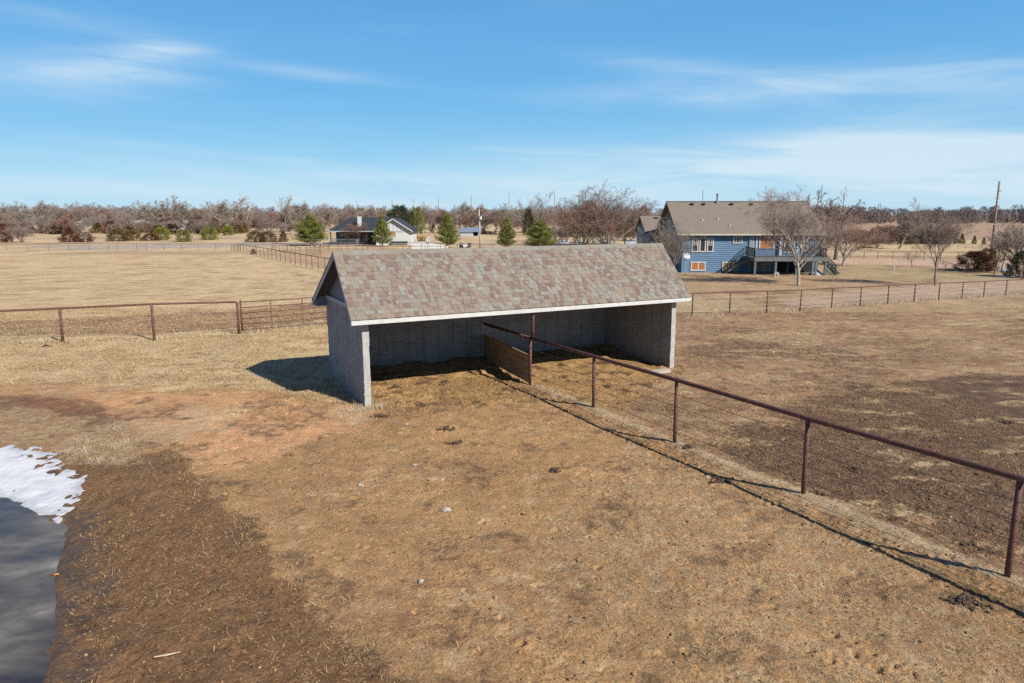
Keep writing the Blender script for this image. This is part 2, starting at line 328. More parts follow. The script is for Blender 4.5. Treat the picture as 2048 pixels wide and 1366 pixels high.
# hoof prints pressed into the soft ground
crg = np.random.default_rng(41); ncr = 5200; ccx = crg.uniform(-9, 12, ncr); ccy = crg.uniform(6.3, 26, ncr)
cd_ = .9 * sstep(-.3, .2, sdist(GOLD, ccx, ccy)) + .75 * sstep(-.3, .2, sdist(MUD, ccx, ccy)) * sstep(-.1, .3, perlin(ccx * .8, ccy * .8, 33)) + .8 * sstep(-.5, .3, sdist(DARKR, ccx, ccy)) + .8 * sstep(.05, .35, perlin(ccx * .55, ccy * .55, 35)) * sstep(-1, 1, sdist(DRYBR, ccx, ccy)) + .16 + .6 * np.exp(-((pdist(FL, ccx, ccy) - .8) / .4) ** 2)
kk = (crg.uniform(0, 1, ncr) < cd_) & (sdist(POND, ccx, ccy) < -.4); Z2 = Z.reshape(len(gy), len(gx))
for cx_, cy_ in zip(ccx[kk], ccy[kk]):
    rr_ = crg.uniform(.05, .085); dp = crg.uniform(.012, .034); i0, i1 = np.searchsorted(gx, (cx_ - 3 * rr_, cx_ + 3 * rr_)); j0, j1 = np.searchsorted(gy, (cy_ - 3 * rr_, cy_ + 3 * rr_))
    el_ = crg.uniform(.7, 1.4); q_ = np.hypot((gx[i0:i1][None, :] - cx_) * el_, (gy[j0:j1][:, None] - cy_) / el_) / rr_
    Z2[j0:j1, i0:i1] += -dp * np.exp(-q_ ** 4) + dp * .55 * np.exp(-((q_ - 1.35) / .38) ** 2)
Z = Z2.ravel()
wob = fbm(X * 1.1, Y * 1.1, 4, 50) ; wob2 = fbm(X * .25, Y * .25, 4, 60); wob3 = fbm(X * .06, Y * .06, 4, 70)
def mk(poly, edge=.3, amp=.35, amp2=.3): return sstep(-edge, edge, sdist(poly, X, Y) + wob * amp + wob2 * amp2)
col = np.tile(np.array([.365, .215, .098]), (len(X), 1)); straw = np.full(len(X), .22); rough = np.full(len(X), .5); wet = np.zeros(len(X))
fine_n = fbm(X * 3.1, Y * 3.1, 4, 300, .75)
def lay(m, c, st=None, ro=None, we=None):
    global col, straw, rough, wet
    m = np.clip(m, 0, 1); m = np.clip(m + fine_n * 3.2 * m * (1 - m), 0, 1); col = col * (1 - m[:, None]) + np.array(c) * m[:, None]
    if st is not None: straw = straw * (1 - m) + st * m
    if ro is not None: rough = rough * (1 - m) + ro * m
    if we is not None: wet = wet * (1 - m) + we * m
# right paddock and everything beyond
right = sstep(-.4, .4, (X - np.interp(Y, [p[1] for p in FL][::-1], [p[0] for p in FL][::-1])) * .7 + wob * .15) * (Y < 27) + sstep(25, 28, Y) * (X > -3)
lay(sstep(0, 1, right) * (Y < 60), (.30, .18, .098), .38, .6)
lay(sstep(-.05, .45, wob2) * sstep(0, 1, right) * (Y < 60) * .6, (.19, .113, .063), .3, .8)
lay(sstep(.0, .5, -wob2 + .3 * wob) * sstep(0, 1, right) * (Y < 60) * .55, (.34, .245, .14), .7, .4)
lay(sstep(.1, .6, wob) * sstep(0, 1, right) * (Y < 60) * .35, (.30, .215, .13), .6, .4)
lay(sstep(0, 1, right) * sstep(22, 15, Y) * .5, (.17, .105, .06), .3, .9)
lay(mk(DARKR, .5, .7, 1.2) * .9, (.115, .07, .042), .25, 1)
lay(mk(DARKR2, .4, .9, .8) * .6, (.14, .086, .05), .3, 1)
lay(mk(MEAD, .4, .5, .5), (.50, .375, .20), .85, .3)
lay(mk(MEAD, .4) * sstep(.0, .55, wob2 + .3 * wob) * .65, (.36, .235, .118), .45, .4)
lay(mk(MEAD, .4) * sstep(.1, .6, wob3 + .3 * wob2) * .5, (.36, .265, .15), .6, .4)
st1 = fbm(X * .55, Y * 1.1, 4, 120); st2 = fbm(X * 1.7, Y * 2.4, 3, 130)
lay(mk(MEAD, .4) * sstep(.15, .5, st1) * .55, (.30, .20, .105), .5, .5); lay(mk(MEAD, .4) * sstep(.3, .6, st2) * .5, (.24, .15, .08), .4, .6); lay(mk(MEAD, .4) * sstep(.1, .5, -st1) * .5, (.58, .46, .27), .9, .3)
lay(sstep(0, 1, right) * sstep(.25, .6, st2) * (Y < 60) * .5, (.14, .085, .05), .2, .9); lay(sstep(0, 1, right) * sstep(.2, .6, -st1) * (Y < 60) * .4, (.40, .29, .16), .7, .5)
lay(mk(TRACK, .5, .4, .3) * .85, (.21, .115, .07), .2, .5)
beyond = (Y > 105).astype(float)
lay(beyond, (.46, .345, .20), .5, .2)
lay(beyond * sstep(-.1, .5, wob3), (.34, .24, .145), .4, .2)
mid = ((Y > 44) & (Y < 105) & (X > -3)).astype(float)
lay(mid, (.33, .225, .13), .5, .3); lay(mid * sstep(0, .6, wob2), (.23, .14, .085), .3, .3); lay(mid * sstep(.05, .5, wob3 + .2 * wob2) * .6, (.40, .31, .17), .6, .3)
lay(mk(FARF, 4, 2, 2), (.32, .215, .14), .1, .3); lay(mk(ROAD, .5, .4, .5), (.36, .255, .175), .25, .3); lay(mk(DRIVE, .8, .3, .4), (.42, .29, .20), .1, .2)
lay(mk(LAWN, 1.2, .8, 1.5) * .45, (.27, .235, .11), .6, .3)
lay(mk(LROAD, .7, .5, .5) * .7, (.27, .245, .225), .05, .1)
leftmid = ((Y > 60) & (Y < 119) & (X > -47) & (X < 14)).astype(float) * sstep(0, 2, X - np.interp(Y, [74, 118], [-19.3, -46.1]))
lay(leftmid, (.36, .245, .15), .5, .3)
lay(mk(GOLD, .45, .6, .5), (.37, .225, .095), .22, .95); lay(mk(GOLD, .3) * sstep(.25, .5, wob) * .8, (.12, .07, .035), .05, 1)
lay(mk(PATHO, .5, .35, .4), (.46, .255, .125), .3, .3)
lay(mk(PATHO, .3) * sstep(.0, .5, wob2 + .4 * wob) * .5, (.44, .33, .2), .7, .3)
lay(sstep(.1, .5, perlin(X * .35 + 4, Y * .35)) * (Y < 22) * (right < .5) * (1 - mk(MUD, .2)) * .35, (.30, .165, .085), .15, .9)
lay(mk(REDB, .25, .4, .2) * .9, (.20, .095, .055), .2, .5); 
lay(mk(MUD, .14, .26, .12), (.205, .112, .052), .14, 1.0, .1)
lay(mk(MUD, .2) * sstep(.1, .6, wob2 + .4 * wob) * .5, (.15, .083, .042), .3, 1.0, .1)
lay(mk(LITTER, .4, .5, .3) * .8, (.21, .125, .075), .9, .6)
lay(mk(DRYBR, 1.0, .6, 1.2) * .55, (.35, .225, .12), .8, .8)
lay(sstep(.25, .6, wob + .6 * wob2) * (Y < 20) * (right < .5) * (1 - mk(MUD, .2)) * .35, (.43, .29, .155), .75, .5)
lay(sstep(.2, .6, fbm(X * .7, Y * .7, 3, 90)) * (Y < 25) * (right < .5) * .45 * (1 - mk(MUD, .2)), (.19, .115, .062), .25, .8)
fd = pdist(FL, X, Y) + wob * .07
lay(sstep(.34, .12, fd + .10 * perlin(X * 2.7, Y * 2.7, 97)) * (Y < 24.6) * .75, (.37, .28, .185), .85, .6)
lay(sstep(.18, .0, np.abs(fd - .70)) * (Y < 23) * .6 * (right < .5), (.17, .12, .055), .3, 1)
lay(sstep(-1.0, .0, sdist(POND, X, Y) + .35 * wob) * .75, (.10, .064, .042), .04, .6, .8)
nY, nX = len(gy), len(gx)
i = np.arange(nY - 1)[:, None] * nX + np.arange(nX - 1)[None, :]
quads = np.stack([i, i + 1, i + nX + 1, i + nX], -1).reshape(-1, 4)
gb = MB(); gb.add(np.stack([X, Y, Z], 1), quads)

def ground_mat():
    m = bpy.data.materials.new('paddock_ground'); m.use_nodes = True; nt = m.node_tree; N = nt.nodes; L = nt.links
    b = N['Principled BSDF']; b.inputs['Specular IOR Level'].default_value = .25
    geo = N.new('ShaderNodeNewGeometry'); P = geo.outputs['Position']
    def attr(n): a = N.new('ShaderNodeAttribute'); a.attribute_name = n; return a
    def noise(s, d=6, r=.6, vec=P, dist=0): 
        n = N.new('ShaderNodeTexNoise'); n.inputs['Scale'].default_value = s; n.inputs['Detail'].default_value = d; n.inputs['Roughness'].default_value = r; n.inputs['Distortion'].default_value = dist; L.new(vec, n.inputs['Vector']); return n.outputs['Fac']
    def mr(v, a, b_, c, d):
        n = N.new('ShaderNodeMapRange'); n.inputs[1].default_value = a; n.inputs[2].default_value = b_; n.inputs[3].default_value = c; n.inputs[4].default_value = d; L.new(v, n.inputs[0]); return n.outputs[0]
    def mth(op, a, b_): 
        n = N.new('ShaderNodeMath'); n.operation = op
        for k, q in enumerate((a, b_)):
            if isinstance(q, (int, float)): n.inputs[k].default_value = q
            else: L.new(q, n.inputs[k])
        return n.outputs[0]
    def mix(f, a, b_, bt='MIX'):
        n = N.new('ShaderNodeMixRGB'); n.blend_type = bt
        for k, q in enumerate((f, a, b_)):
            if isinstance(q, (int, float)): n.inputs[k].default_value = q
            elif isinstance(q, tuple): n.inputs[k].default_value = (*q, 1)
            else: L.new(q, n.inputs[k])
        return n.outputs[0]
    zone = attr('zone').outputs['Color']; st = attr('straw').outputs['Fac']; ro = attr('rough').outputs['Fac']; we = attr('wet').outputs['Fac']
    a = mr(noise(2.2, 9, .74), .3, .7, .66, 1.34); c = mix(1, zone, a, 'MULTIPLY')
    a2 = mr(noise(.35, 8, .7), .3, .7, .76, 1.24); c = mix(1, c, a2, 'MULTIPLY')
    # fine grit
    a3 = mr(noise(22, 5, .8), .3, .7, .50, 1.5); c = mix(1, c, a3, 'MULTIPLY')
    # fibres of dry grass at two sizes
    mp = N.new('ShaderNodeMapping'); mp.inputs['Rotation'].default_value = (0, 0, .5); mp.inputs['Scale'].default_value = (1, .33, 1); L.new(P, mp.inputs['Vector'])
    f1 = noise(34, 3, .6, mp.outputs[0], 1.8); f2 = noise(5.5, 6, .72, P, .6)
    th = mth('SUBTRACT', .70, mth('MULTIPLY', st, .27))
    fib = mr(mth('SUBTRACT', mth('MULTIPLY_ADD', f1, .5) if False else mth('ADD', mth('MULTIPLY', f1, .55), mth('MULTIPLY', f2, .55)), th), 0, .12, 0, 1)
    c = mix(mth('MULTIPLY', mr(f1, .36, .50, 1, 0), mth('MULTIPLY', st, .55)), c, mix(1, c, (.48, .42, .38), 'MULTIPLY')); c = mix(mth('MULTIPLY', fib, .75), c, (.52, .385, .215))  # gaps between fibres darkened, their shade painted into the colour
    # dark crumbs where trodden
    vo = N.new('ShaderNodeTexVoronoi'); vo.inputs['Scale'].default_value = 9; L.new(mix(.12, P, N.new('ShaderNodeTexNoise').outputs['Color'], 'LINEAR_LIGHT'), vo.inputs['Vector'])
    crumb = mth('MULTIPLY', mr(vo.outputs['Distance'], .10, .26, 1, 0), mth('MULTIPLY', mr(noise(1.6, 5, .7), .5, .62, 0, 1), mr(ro, .4, 1, 0, .85)))
    c = mix(crumb, c, mix(1, c, (.38, .33, .30), 'MULTIPLY'))
    dk = mth('MULTIPLY', mr(noise(8.5, 6, .85), .565, .61, 0, 1), mr(ro, .2, 1, .35, .95)); c = mix(dk, c, mix(1, c, (.36, .30, .26), 'MULTIPLY'))  # dark specks: crumbs, and the shade of small hollows painted in
    L.new(c, b.inputs['Base Color'])
    L.new(mr(we, 0, 1, .95, .35), b.inputs['Roughness'])
    bp = N.new('ShaderNodeBump'); bp.inputs['Distance'].default_value = .09; L.new(mr(ro, 0, 1, .6, 1.0), bp.inputs['Strength'])
    L.new(mth('ADD', mth('MULTIPLY', noise(14, 7, .7), 1.0), mth('MULTIPLY', noise(48, 4, .7), .35)), bp.inputs['Height']); L.new(bp.outputs[0], b.inputs['Normal'])
    return m
ground_m = ground_mat()
ground = gb.build('ground', ground_m, smooth=True)
def put_attr(me, name, arr):
    if arr.ndim == 2:
        at = me.attributes.new(name, 'FLOAT_COLOR', 'POINT'); at.data.foreach_set('color', np.concatenate([arr, np.ones((len(arr), 1))], 1).astype(np.float32).ravel())
    else: at = me.attributes.new(name, 'FLOAT', 'POINT'); at.data.foreach_set('value', arr.astype(np.float32))
put_attr(ground.data, 'zone', np.clip(col * np.array([1.08, 1.085, 1.10]), 0, 1)); put_attr(ground.data, 'straw', straw); put_attr(ground.data, 'rough', rough); put_attr(ground.data, 'wet', wet)
tag(ground, kind='structure')

# ------------------------------------------------------------------ pond ice and snow
def ice_mat():
    m = bpy.data.materials.new('pond_ice'); m.use_nodes = True; nt = m.node_tree; N = nt.nodes; L = nt.links
    b = N['Principled BSDF']; b.inputs['Specular IOR Level'].default_value = .5; b.inputs['IOR'].default_value = 1.33
    geo = N.new('ShaderNodeNewGeometry'); mp = N.new('ShaderNodeMapping'); mp.inputs['Rotation'].default_value = (0, 0, -.9); mp.inputs['Scale'].default_value = (.5, .95, 1); L.new(geo.outputs['Position'], mp.inputs['Vector'])
    n1 = N.new('ShaderNodeTexNoise'); n1.inputs['Scale'].default_value = .85; n1.inputs['Detail'].default_value = 7; n1.inputs['Roughness'].default_value = .6; n1.inputs['Distortion'].default_value = .3; L.new(mp.outputs[0], n1.inputs['Vector'])
    cr = N.new('ShaderNodeValToRGB'); L.new(n1.outputs['Fac'], cr.inputs[0]); e = cr.color_ramp.elements
    e[0].position = .36; e[0].color = (.03, .03, .036, 1); e[1].position = .74; e[1].color = (.36, .36, .355, 1)
    x = e.new(.5); x.color = (.095, .083, .07, 1); x = e.new(.6); x.color = (.16, .147, .125, 1)
    L.new(cr.outputs[0], b.inputs['Base Color'])
    mr = N.new('ShaderNodeMapRange'); mr.inputs[1].default_value = .35; mr.inputs[2].default_value = .75; mr.inputs[3].default_value = .16; mr.inputs[4].default_value = .6; L.new(n1.outputs['Fac'], mr.inputs[0]); L.new(mr.outputs[0], b.inputs['Roughness'])
    n2 = N.new('ShaderNodeTexNoise'); n2.inputs['Scale'].default_value = 3.5; L.new(mp.outputs[0], n2.inputs['Vector'])
    bp = N.new('ShaderNodeBump'); bp.inputs['Strength'].default_value = .15; bp.inputs['Distance'].default_value = .03; L.new(n2.outputs['Fac'], bp.inputs['Height']); L.new(bp.outputs[0], b.inputs['Normal'])
    return m
WL = -.20
wx0, wx1, wy0, wy1 = -16, float(max(p[0] for p in POND)) + .8, float(min(p[1] for p in POND)) - .5, 15.5
w = MB(); w.add([(wx0, wy0, WL), (wx1, wy0, WL), (wx1, wy1, WL), (wx0, wy1, WL)], [(0, 1, 2, 3)])
tag(w.build('pond_water', ice_mat()), kind='structure')
# snow sheet: grid kept where inside the snow outline, with real thickness
sx_ = np.arange(-13.5, -5.5, .03); sy_ = np.arange(11, 19, .03); SXX, SYY = np.meshgrid(sx_, sy_)
sd = sdist(SNOW, SXX, SYY) + .10 * fbm(SXX * 1.5, SYY * 2.6, 5, 200) - .5 * np.maximum(0, perlin(SXX * 1.3, SYY * 1.9, 210) - .42) * sstep(1.6, .3, sdist(SNOW, SXX, SYY)) * 2
th = .04 * sstep(0, .9, sd) + .02 * fbm(SXX * 1.5, SYY * 1.5, 3, 220)
base = np.maximum(hgt(SXX, SYY, False), WL)
sz = base + np.where(sd > 0, np.maximum(th, .004), -.06)
ns, ms = SXX.shape; ii = np.arange(ns - 1)[:, None] * ms + np.arange(ms - 1)[None, :]
q = np.stack([ii, ii + 1, ii + ms + 1, ii + ms], -1).reshape(-1, 4); keep = (sd.ravel()[q] > -.02).any(1); q = q[keep]
us, inv = np.unique(q.ravel(), return_inverse=True)
sb = MB(); sb.add(np.stack([SXX.ravel(), SYY.ravel(), sz.ravel()], 1)[us], inv.reshape(-1, 4), (.15 + .6 * sstep(0, .3, sd + .15 * fbm(SXX * 4, SYY * 4, 3, 230))).ravel()[us]); tag(sb.build('snow', snow_m, smooth=True), 'melting white snow bank at the edge of the frozen pond', kind='stuff')

# ------------------------------------------------------------------ horse shelter
ZE, ZR, RB, OF, OBK, OS, FHT = 2.884, 4.864, 1.573, .36, .55, .425, .17
shed = empty('horse_shelter', (SX, SY, 0), SYAW, 'open fronted grey block horse shelter with a steep mottled shingle roof and white fascia', 'animal shelter')
def uvwall(ax):
    return lambda V: np.stack([V[:, ax], V[:, 2]], 1)
def wall_grid(a0, a1, b0, b1, z0, z1, jag=0.0, seed=0):
    return MB().box(a0, a1, b0, b1, z0, z1)
WT = .2; HT = 3.05; HF = 2.74
# side walls with a block-edged front end
def side_wall(a0, a1, seed):
    m = MB(); r = random.Random(seed)
    m.prism([(.05, -.15), (SD, -.15), (SD, HT), (.05, HT)], 0, a1 - a0, Matrix(((0, 0, 1, a0), (1, 0, 0, 0), (0, 1, 0, 0), (0, 0, 0, 1))))
    w_ = m.build('side_wall', block_m, shed, uv=uvwall(1))
    e = MB(); z = -.15
    while z < HF - .02:                       # rough split block courses closing the wall end
        h = r.choice([.1, .1, .2]); j0, j1, jf = r.uniform(-.010, .010), r.uniform(-.010, .012), r.uniform(-.004, .006)
        e.prism([(a0 - .004 + j0, -jf), (a1 + .004 + j1, -jf + r.uniform(-.004, .004)), (a1 + .002 + j0, .05), (a0 - .002 + j1, .05)], z + .003, min(z + h, HF)); z += h
    e.box(a0 + .004, a1 - .004, .006, .058, -.15, HF - .01)
    e.build('wall_end', block_end, w_)
    return w_
side_wall(0, WT, 1); side_wall(SL - WT, SL, 2)
MB().box(WT + .002, SL - WT - .002, SD - WT, SD, -.15, HT).build('rear_wall', block_m, shed, uv=uvwall(0))
MB().box(.03, SL - .03, .062, .17, HF + .003, ZE + .12).build('header_beam', trim_grey, shed)
# gable infill, trim board, soffit
def roofz(b): return ZE + (b + OF) * (ZR - ZE) / (RB + OF) if b < RB else ZR - (b - RB) * (ZR - ZE) / (SD + OBK - RB)
for a0 in (.04, SL - .14):
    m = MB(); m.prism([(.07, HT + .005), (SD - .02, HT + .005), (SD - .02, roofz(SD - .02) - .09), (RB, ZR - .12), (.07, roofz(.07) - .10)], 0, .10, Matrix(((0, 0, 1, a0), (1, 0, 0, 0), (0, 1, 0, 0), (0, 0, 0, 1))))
    m.build('gable_panel', gable_paint_porch_shade, shed)
MB().box(-.035, .03, .05, SD + .02, HT - .06, HT + .09).build('trim_board', trim_grey, shed)
MB().box(SL - .03, SL + .035, .05, SD + .02, HT - .06, HT + .09).build('trim_board', trim_grey, shed)
# roof deck
roof = empty('roof'); roof.parent = shed
def slab(b0, z0, b1, z1, t, a0, a1):
    m = MB(); m.add([(a0, b0, z0), (a1, b0, z0), (a1, b1, z1), (a0, b1, z1), (a0, b0, z0 - t), (a1, b0, z0 - t), (a1, b1, z1 - t), (a0, b1, z1 - t)],
                    [(0, 1, 2, 3), (7, 6, 5, 4), (0, 4, 5, 1), (1, 5, 6, 2), (2, 6, 7, 3), (3, 7, 4, 0)]); return m
A0, A1 = -OS + .03, SL + OS - .03
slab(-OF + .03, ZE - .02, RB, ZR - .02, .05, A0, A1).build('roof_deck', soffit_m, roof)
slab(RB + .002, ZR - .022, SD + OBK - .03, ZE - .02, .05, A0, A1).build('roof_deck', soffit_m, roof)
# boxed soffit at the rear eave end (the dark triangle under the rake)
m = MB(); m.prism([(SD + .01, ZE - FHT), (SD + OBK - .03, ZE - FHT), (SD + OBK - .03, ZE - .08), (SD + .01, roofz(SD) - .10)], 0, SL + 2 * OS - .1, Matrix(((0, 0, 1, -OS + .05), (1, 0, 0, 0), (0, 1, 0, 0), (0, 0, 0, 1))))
m.build('rear_soffit', gable_paint_porch_shade, roof)
# fascia and rake boards
MB().box(-OS, SL + OS, -OF, -OF + .028, ZE - FHT - .01, ZE - .022).build('fascia', white_paint, roof)
MB().box(-OS + .03, SL + OS - .03, SD + OBK - .028, SD + OBK, ZE - FHT, ZE - .03).build('fascia', trim_grey, roof)
for a in (-OS, SL + OS - .028):
    for (b0, z0, b1, z1) in ((-OF + .029, ZE - .025, RB, ZR - .025), (RB + .001, ZR - .025, SD + OBK - .029, ZE - .025)):
        slab(b0, z0, b1, z1, .17, a, a + .028).build('rake_board', trim_grey, roof)
# shingle tabs: real overlapping courses
def courses(m, b_low, z_low, b_hi, z_hi, a0, a1, n, rg):
    dv = np.array([0, b_hi - b_low, z_hi - z_low], float); Ls = np.linalg.norm(dv); dv /= Ls
    nv = np.cross([1, 0, 0], dv); nv = nv if nv[2] > 0 else -nv
    ex = Ls / n; base = np.array([0, b_low, z_low])
    for i in range(n):
        s0 = i * ex - .01; s1 = min((i + 1) * ex + .03, Ls)
        def quadbox(x0, x1, sA, sB, t0, t1, var):
            P = [];
            for (s, t) in ((sA, t0), (sB, t1)):
                for x in (x0, x1):
                    for tt in (0, t): P.append(base + np.array([x, 0, 0]) + dv * s + nv * tt)
            # order: sA x0 low/top, sA x1 low/top, sB ...
            V = [P[0], P[2], P[3], P[1], P[4], P[6], P[7], P[5]]
            m.add(V, [(0, 1, 2, 3), (3, 2, 6, 7), (0, 3, 7, 4), (1, 5, 6, 2), (4, 7, 6, 5)], var)
        x = a0; 
        while x < a1 - .01:                   # under layer colour runs
            wd = rg.uniform(.16, .34); x1 = min(x + wd, a1); quadbox(x, x1, s0, s1, 0.006, .001, rg.choice([.1, .25, .4, .5, .6, .72, .85]) + rg.uniform(-.06, .06)); x = x1
        x = a0 + rg.uniform(0, .3)
        while x < a1 - .12:                   # laminated teeth standing proud
            wd = rg.uniform(.10, .24); x1 = min(x + wd, a1); quadbox(x, x1, s0 - .002, s1 - ex * .02, 0.021, .0085, rg.choice([.08, .2, .32, .45, .55, .68, .8, .9]) + rg.uniform(-.06, .06)); x = x1 + rg.uniform(.06, .34)
rg = random.Random(3)
m = MB(); courses(m, -OF - .02, ZE - .012, RB - .005, ZR - .004, -OS - .015, SL + OS + .015, 16, rg); m.build('shingles', shingle, roof)
m = MB(); courses(m, SD + OBK + .02, ZE - .02, RB + .005, ZR - .004, -OS - .015, SL + OS + .015, 22, rg); m.build('shingles', shingle, roof)
m = MB(); a = -OS - .02; sf = (ZR - ZE) / (RB + OF); sr = (ZR - ZE) / (SD + OBK - RB)
while a < SL + OS:
    a1 = min(a + .205, SL + OS + .02); va = rg.uniform(.62, .86)
    pts = lambda aa, t: [(aa, RB - .14, ZR - .14 * sf + t), (aa, RB, ZR + .012 + t), (aa, RB + .16, ZR - .16 * sr + t)]
    P = pts(a, .012) + pts(a1 + .02, .024) + pts(a1 + .02, .0)
    m.add(P, [(0, 3, 4, 1), (1, 4, 5, 2), (3, 6, 7, 4), (4, 7, 8, 5)], va)
    m.add([P[0], P[3], (P[3][0], P[3][1], P[3][2] - .03), (P[0][0], P[0][1], P[0][2] - .02)], [(0, 3, 2, 1)], va)
    a = a1
m.build('ridge_cap', shingle, roof)
# pale footing showing at the right front corner, fallen slab of concrete
p = GP(1322, 743); sl = MB(); sl.prism([(-.55, -.16), (.32, -.2), (.45, .02), (.25, .16), (-.4, .2)], -.03, .07); o = sl.build('concrete_slab', concrete, loc=p); o.rotation_euler = (R(3), R(-2), SYAW)
tag(o, 'broken pale concrete slab on the ground at the foot of the shelter\'s right wall', 'slab')

# ------------------------------------------------------------------ pipe fences
def pipe_fence(name, pts, heights, pr, rr, label, group=None, wires=(), wr=.004, m=None, wm=None, cat='fence', post_n=8, ends=None, rail_over=0.0, bury=.1):
    """pts: base points (Vector). rail passes over the post tops."""
    m = m or rust; wm = wm or wire_m
    root = empty(name, pts[0], 0, label, cat, group)
    o0 = Vector(pts[0]); tops = [Vector((p.x, p.y, p.z + h)) - o0 for p, h in zip(pts, heights)]
    protos = {}
    for k, (p, h) in enumerate(zip(pts, heights)):
        key = round(h, 2)
        if key not in protos:
            g_ = MB(); g_.tube([(0, 0, -bury), (0, 0, key * .5), (0, 0, key - rr * .4)], pr, post_n)
            if wires and pr > .045:
                for wz in wires: g_.tube([(0, 0, wz * key - .006), (0, 0, wz * key + .006)], pr + .006, post_n)
            ob = g_.build('post', m, root, smooth=True); protos[key] = ob
        else: ob = protos[key].copy(); COL.objects.link(ob)
        ob.parent = root; ob.location = Vector(p) - o0; ob.rotation_euler = (R(rnd.uniform(-.8, .8)), R(rnd.uniform(-.8, .8)), rnd.uniform(0, 6))
    d0 = (tops[1] - tops[0]).normalized(); d1 = (tops[-1] - tops[-2]).normalized()
    rp = [tops[0] - d0 * rail_over] + tops[1:-1] + [tops[-1] + d1 * rail_over]
    g_ = MB(); g_.tube(rp, rr, 10 if pr > .045 else 6); g_.build('top_rail', m, root, smooth=True)
    for wz in wires:
        g_ = MB(); q = []
        for a_, b_, ha, hb in zip(pts[:-1], pts[1:], heights[:-1], heights[1:]):
            a2 = Vector(a_) - o0 + Vector((0, 0, wz * ha)); b2 = Vector(b_) - o0 + Vector((0, 0, wz * hb))
            q.append(a2); mid_ = (a2 + b2) / 2; mid_.z -= .012 + rnd.uniform(0, .012); q.append(mid_)
        q.append(b2); off = Vector((0, -pr - .004, 0)); g_.tube([x + off for x in q], wr, 4); g_.build('wire', wm, root)
    return root

# middle fence running from inside the shelter past the camera
ctr_h = [ZAT(963, 645, FP[0]) - .10, ZAT(1061, 675, FP[1]) - .08, ZAT(1190.5, 712, FP[2]) - .08, ZAT(1357, 759, FP[3]) - .08, ZAT(1620, 836, FP[4]) - .08, ZAT(2043, 955, FP[5]) - .08]
ctr_h += [ctr_h[-1], ctr_h[-1]]
for k in range(len(FP)): FP[k].z = .06
_e = FP[:]; MID = pipe_fence('pipe_fence', _e[1:], ctr_h[1:], .05, .055, 'rust brown pipe and cable fence running out of the shelter into the dirt paddock', wires=(.78, .60, .40, .21), wr=.0065, wm=wire_dk)
o0 = FP[1]
b0 = FP[0] - o0; g_ = MB(); g_.tube([b0 + Vector((0, 0, -.1)), b0 + Vector((0, 0, ctr_h[0] + .04))], .058, 8); g_.build('post', rust, MID, smooth=True)
dd = (FP[0] - FP[1]); dn = dd.normalized()
g_ = MB(); g_.tube([Vector((0, 0, ctr_h[1])) , b0 + Vector((0, 0, ctr_h[0] + .03)) + dn * .05], .055, 10); g_.build('top_rail', rust, MID, smooth=True)
# plank panel between the first two posts
H0 = .0
top0 = ZAT(965, 667, FP[0]) ; top1 = ZAT(1056, 698, FP[1]); bw_ = (min(top0, top1) - .10) / 4
g_ = MB(); ln = dd.length
for k in range(4):
    za = .04 + k * bw_; jit = rnd.uniform(-.006, .006)
    a_ = dn * .06 + Vector((0, 0, za + bw_ / 2)) ; b_ = dn * (ln - .06) + Vector((0, 0, za + bw_ / 2 + .02))
    side = Vector((-dn.y, dn.x, 0)) * (.012 + jit); g_.bar(a_ + side, b_ + side, .045, bw_ - .012, var=.3 + .1 * k)
g_.build('board_panel', board_m, MID)
# column standing on the rail and carrying the header of the shelter
t_ = .10; cpos = FP[1].lerp(FP[2], .05); la, lb = sh_local(cpos.x, cpos.y)
zr_ = ctr_h[1] + .06
g_ = MB(); g_.tube([(la, lb, zr_), (la, lb, roofz(max(lb, -.3)) - .08)], .05, 10); g_.build('support_post', rust, shed, smooth=True)

# near left fence, three bays, then a gate up to the shelter
LF = [(-250, 706), (-60, 694), (126, 684), (309, 680), (478, 668)]; LT = [(-262, 630), (-68, 623), (118, 617), (303, 608), (473, 604)]
lp = [GP(*p) for p in LF]; lh = [ZAT(*t, p) - p.z for t, p in zip(LT, lp)]
lh[0] = lh[1] = lh[2]
pipe_fence('pipe_fence', lp[::-1], lh[::-1], .068, .05, 'rust red pipe fence with smooth wires joining the gate post across the straw meadow', wires=(.72, .42, .19), wr=.007, m=rust, wm=wire_lt)
# gate
gA = GP(481, 666); gB = GP(657, 651); gv = gB - gA; gl = gv.length
gate = empty('pipe_gate', gA, math.atan2(gv.y, gv.x), 'six rail rusty pipe gate standing shut between the fence and the shelter corner', 'gate')
GHt = 1.60
for x_, r_ in ((.10, .05), (gl - .02, .05)):
    g_ = MB(); g_.tube([(x_, 0, .10 if x_ < 1 else -.1), (x_, 0, GHt + .12)], r_, 8); g_.build('stile' if x_ < 1 else 'post', rust, gate, smooth=True)
for k in range(6):
    z_ = .16 + k * (GHt - .16) / 5; g_ = MB(); g_.tube([(.1, 0, z_), (gl * .5, 0, z_ - .01), (gl - .05, 0, z_ + .02)], .028 if k in (0, 5) else .024, 6); g_.build('rail', rust, gate, smooth=True)
for f_ in (.345, .70):
    g_ = MB(); g_.bar((gl * f_, -.03, .12), (gl * f_, -.03, GHt), .05, .02, up=(0, 1, 0)); g_.build('brace', rust, gate)
g_ = MB(); g_.tube([(.08, -.03, .98), (.48, -.05, .98), (.5, -.06, .93), (.56, -.06, .80)], .012, 5); g_.build('latch', rust, gate)

